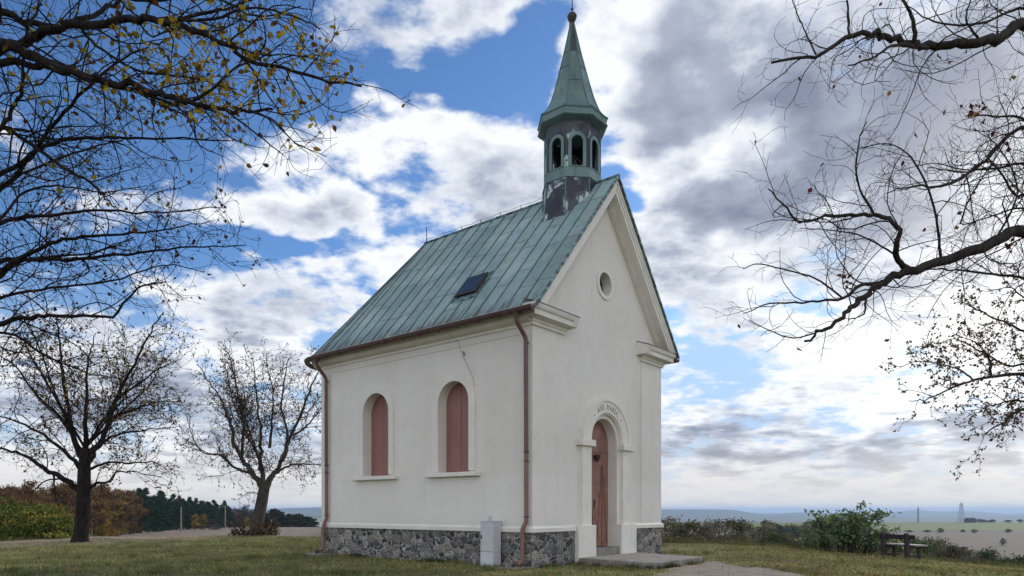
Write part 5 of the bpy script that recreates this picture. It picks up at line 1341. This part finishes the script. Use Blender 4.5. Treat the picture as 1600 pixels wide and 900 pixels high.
# longer grass close against the walls and along the crest
xs, ys = [], []
for (p, q) in (((0, 0), (0, L)), ((0, 0), (1.6, 0)), ((4.35, 0), (W, 0)), ((1.5, -2.13), (1.5, -.1)), ((1.5, -2.15), (3.9, -2.15)), ((3.98, -2.1), (4.4, -.2))):
    n = int(math.hypot(q[0] - p[0], q[1] - p[1]) * 420); t_ = rng.rand(n); off = np.abs(rng.normal(size=n)) * .10 + .02
    X_ = p[0] + (q[0] - p[0]) * t_; Y_ = p[1] + (q[1] - p[1]) * t_
    if p[0] == q[0] == 0 or (p[0] == 1.5 and q[0] == 1.5): X_ = X_ - off
    elif p == (3.98, -2.1): X_ = X_ + off
    else: Y_ = Y_ - off
    cl = vnoise(t_ * 14 + p[0], t_ * 0 + 2) > .42; X_, Y_ = X_[cl], Y_[cl]
    xs.append(A0.x + X_ * math.cos(TH) - Y_ * math.sin(TH)); ys.append(A0.y + X_ * math.sin(TH) + Y_ * math.cos(TH))
x = np.concatenate(xs); y = np.concatenate(ys)
blades('grass_tufts', x, y, rng.uniform(.06, .17, len(x)), np.full(len(x), .006), [(.05, .07, .02), (.07, .09, .025), (.12, .12, .05)])
n = 26000; az_ = rng.uniform(9, 41, n); r_c = crest(az_) + rng.normal(size=n) * .7 + .4; x, y = r_c * np.sin(np.radians(az_)), r_c * np.cos(np.radians(az_)); ok = ~in_chapel(x, y); x, y = x[ok], y[ok]
blades('crest_grass', x, y, rng.uniform(.08, .30, len(x)) * (.4 + vnoise(x * .8, y * .8)), np.full(len(x), .008), [(.16, .14, .07), (.22, .19, .11), (.10, .10, .04), (.12, .12, .05)])
n = 30000; az_ = rng.uniform(-41, -10, n); r_c = crest(az_) + np.abs(rng.normal(size=n)) * 2.5; x, y = r_c * np.sin(np.radians(az_)), r_c * np.cos(np.radians(az_)); ok = ~in_chapel(x, y); x, y = x[ok], y[ok]
blades('dry_grass', x, y, rng.uniform(.03, .12, len(x)) * (.3 + vnoise(x * .5, y * .5)), np.full(len(x), .009), [(.38, .33, .23), (.30, .26, .17), (.22, .21, .11)])
def litter(name, x, y, size, cols):
    n = len(x); z = height(x, y) + rng.uniform(.01, .05, n); a = rng.uniform(0, 6.28, n); s = size * rng.uniform(.6, 1.3, n)
    ux = np.stack([np.cos(a), np.sin(a), rng.normal(size=n) * .35], 1) * s[:, None]; uy = np.stack([-np.sin(a), np.cos(a), rng.normal(size=n) * .35], 1) * s[:, None] * .7
    P = np.stack([x, y, z], 1); V = np.stack([P - ux, P - uy, P + ux, P + uy], 1).reshape(-1, 3)
    return tag(quadmesh(name, V, np.arange(n * 4).reshape(-1, 4), MATS['leaf'], None, tint=np.asarray(cols)[rng.randint(0, len(cols), n)] * rng.uniform(.7, 1.2, (n, 1))), kind='stuff')
x, y = scatter(9000, 11.2, 30); k = ~path_mask(x, y) & (vnoise(x * .5, y * .5 + 9) > .35) & (np.hypot(x, y) < crest(np.degrees(np.arctan2(x, y)))); x, y = x[k], y[k]
x2, y2 = scatter(5200, 13, 27, 17, 41); k = ~path_mask(x2, y2); x2, y2 = x2[k], y2[k]; x, y = np.concatenate([x, x2]), np.concatenate([y, y2])
litter('fallen_leaves', x, y, .031, [(.16, .10, .05), (.22, .13, .05), (.12, .065, .035), (.48, .30, .06), (.30, .24, .15), (.42, .20, .06)])

# ------------------------------------------------------------------ haze
hm = bpy.data.materials.new('haze'); hm.use_nodes = True; q = NT(hm.node_tree); o = q.new('ShaderNodeOutputMaterial'); pv = q.new('ShaderNodeVolumePrincipled')
pv.inputs['Color'].default_value = (.52, .68, .92, 1); pv.inputs['Density'].default_value = .95e-4; pv.inputs['Anisotropy'].default_value = .2
q.l.new(pv.outputs[0], o.inputs['Volume'])
m = MB(); m.box(-31000, 31000, -31000, 31000, -140, 60); hb = m.build('haze', hm); tag(hb, kind='stuff')
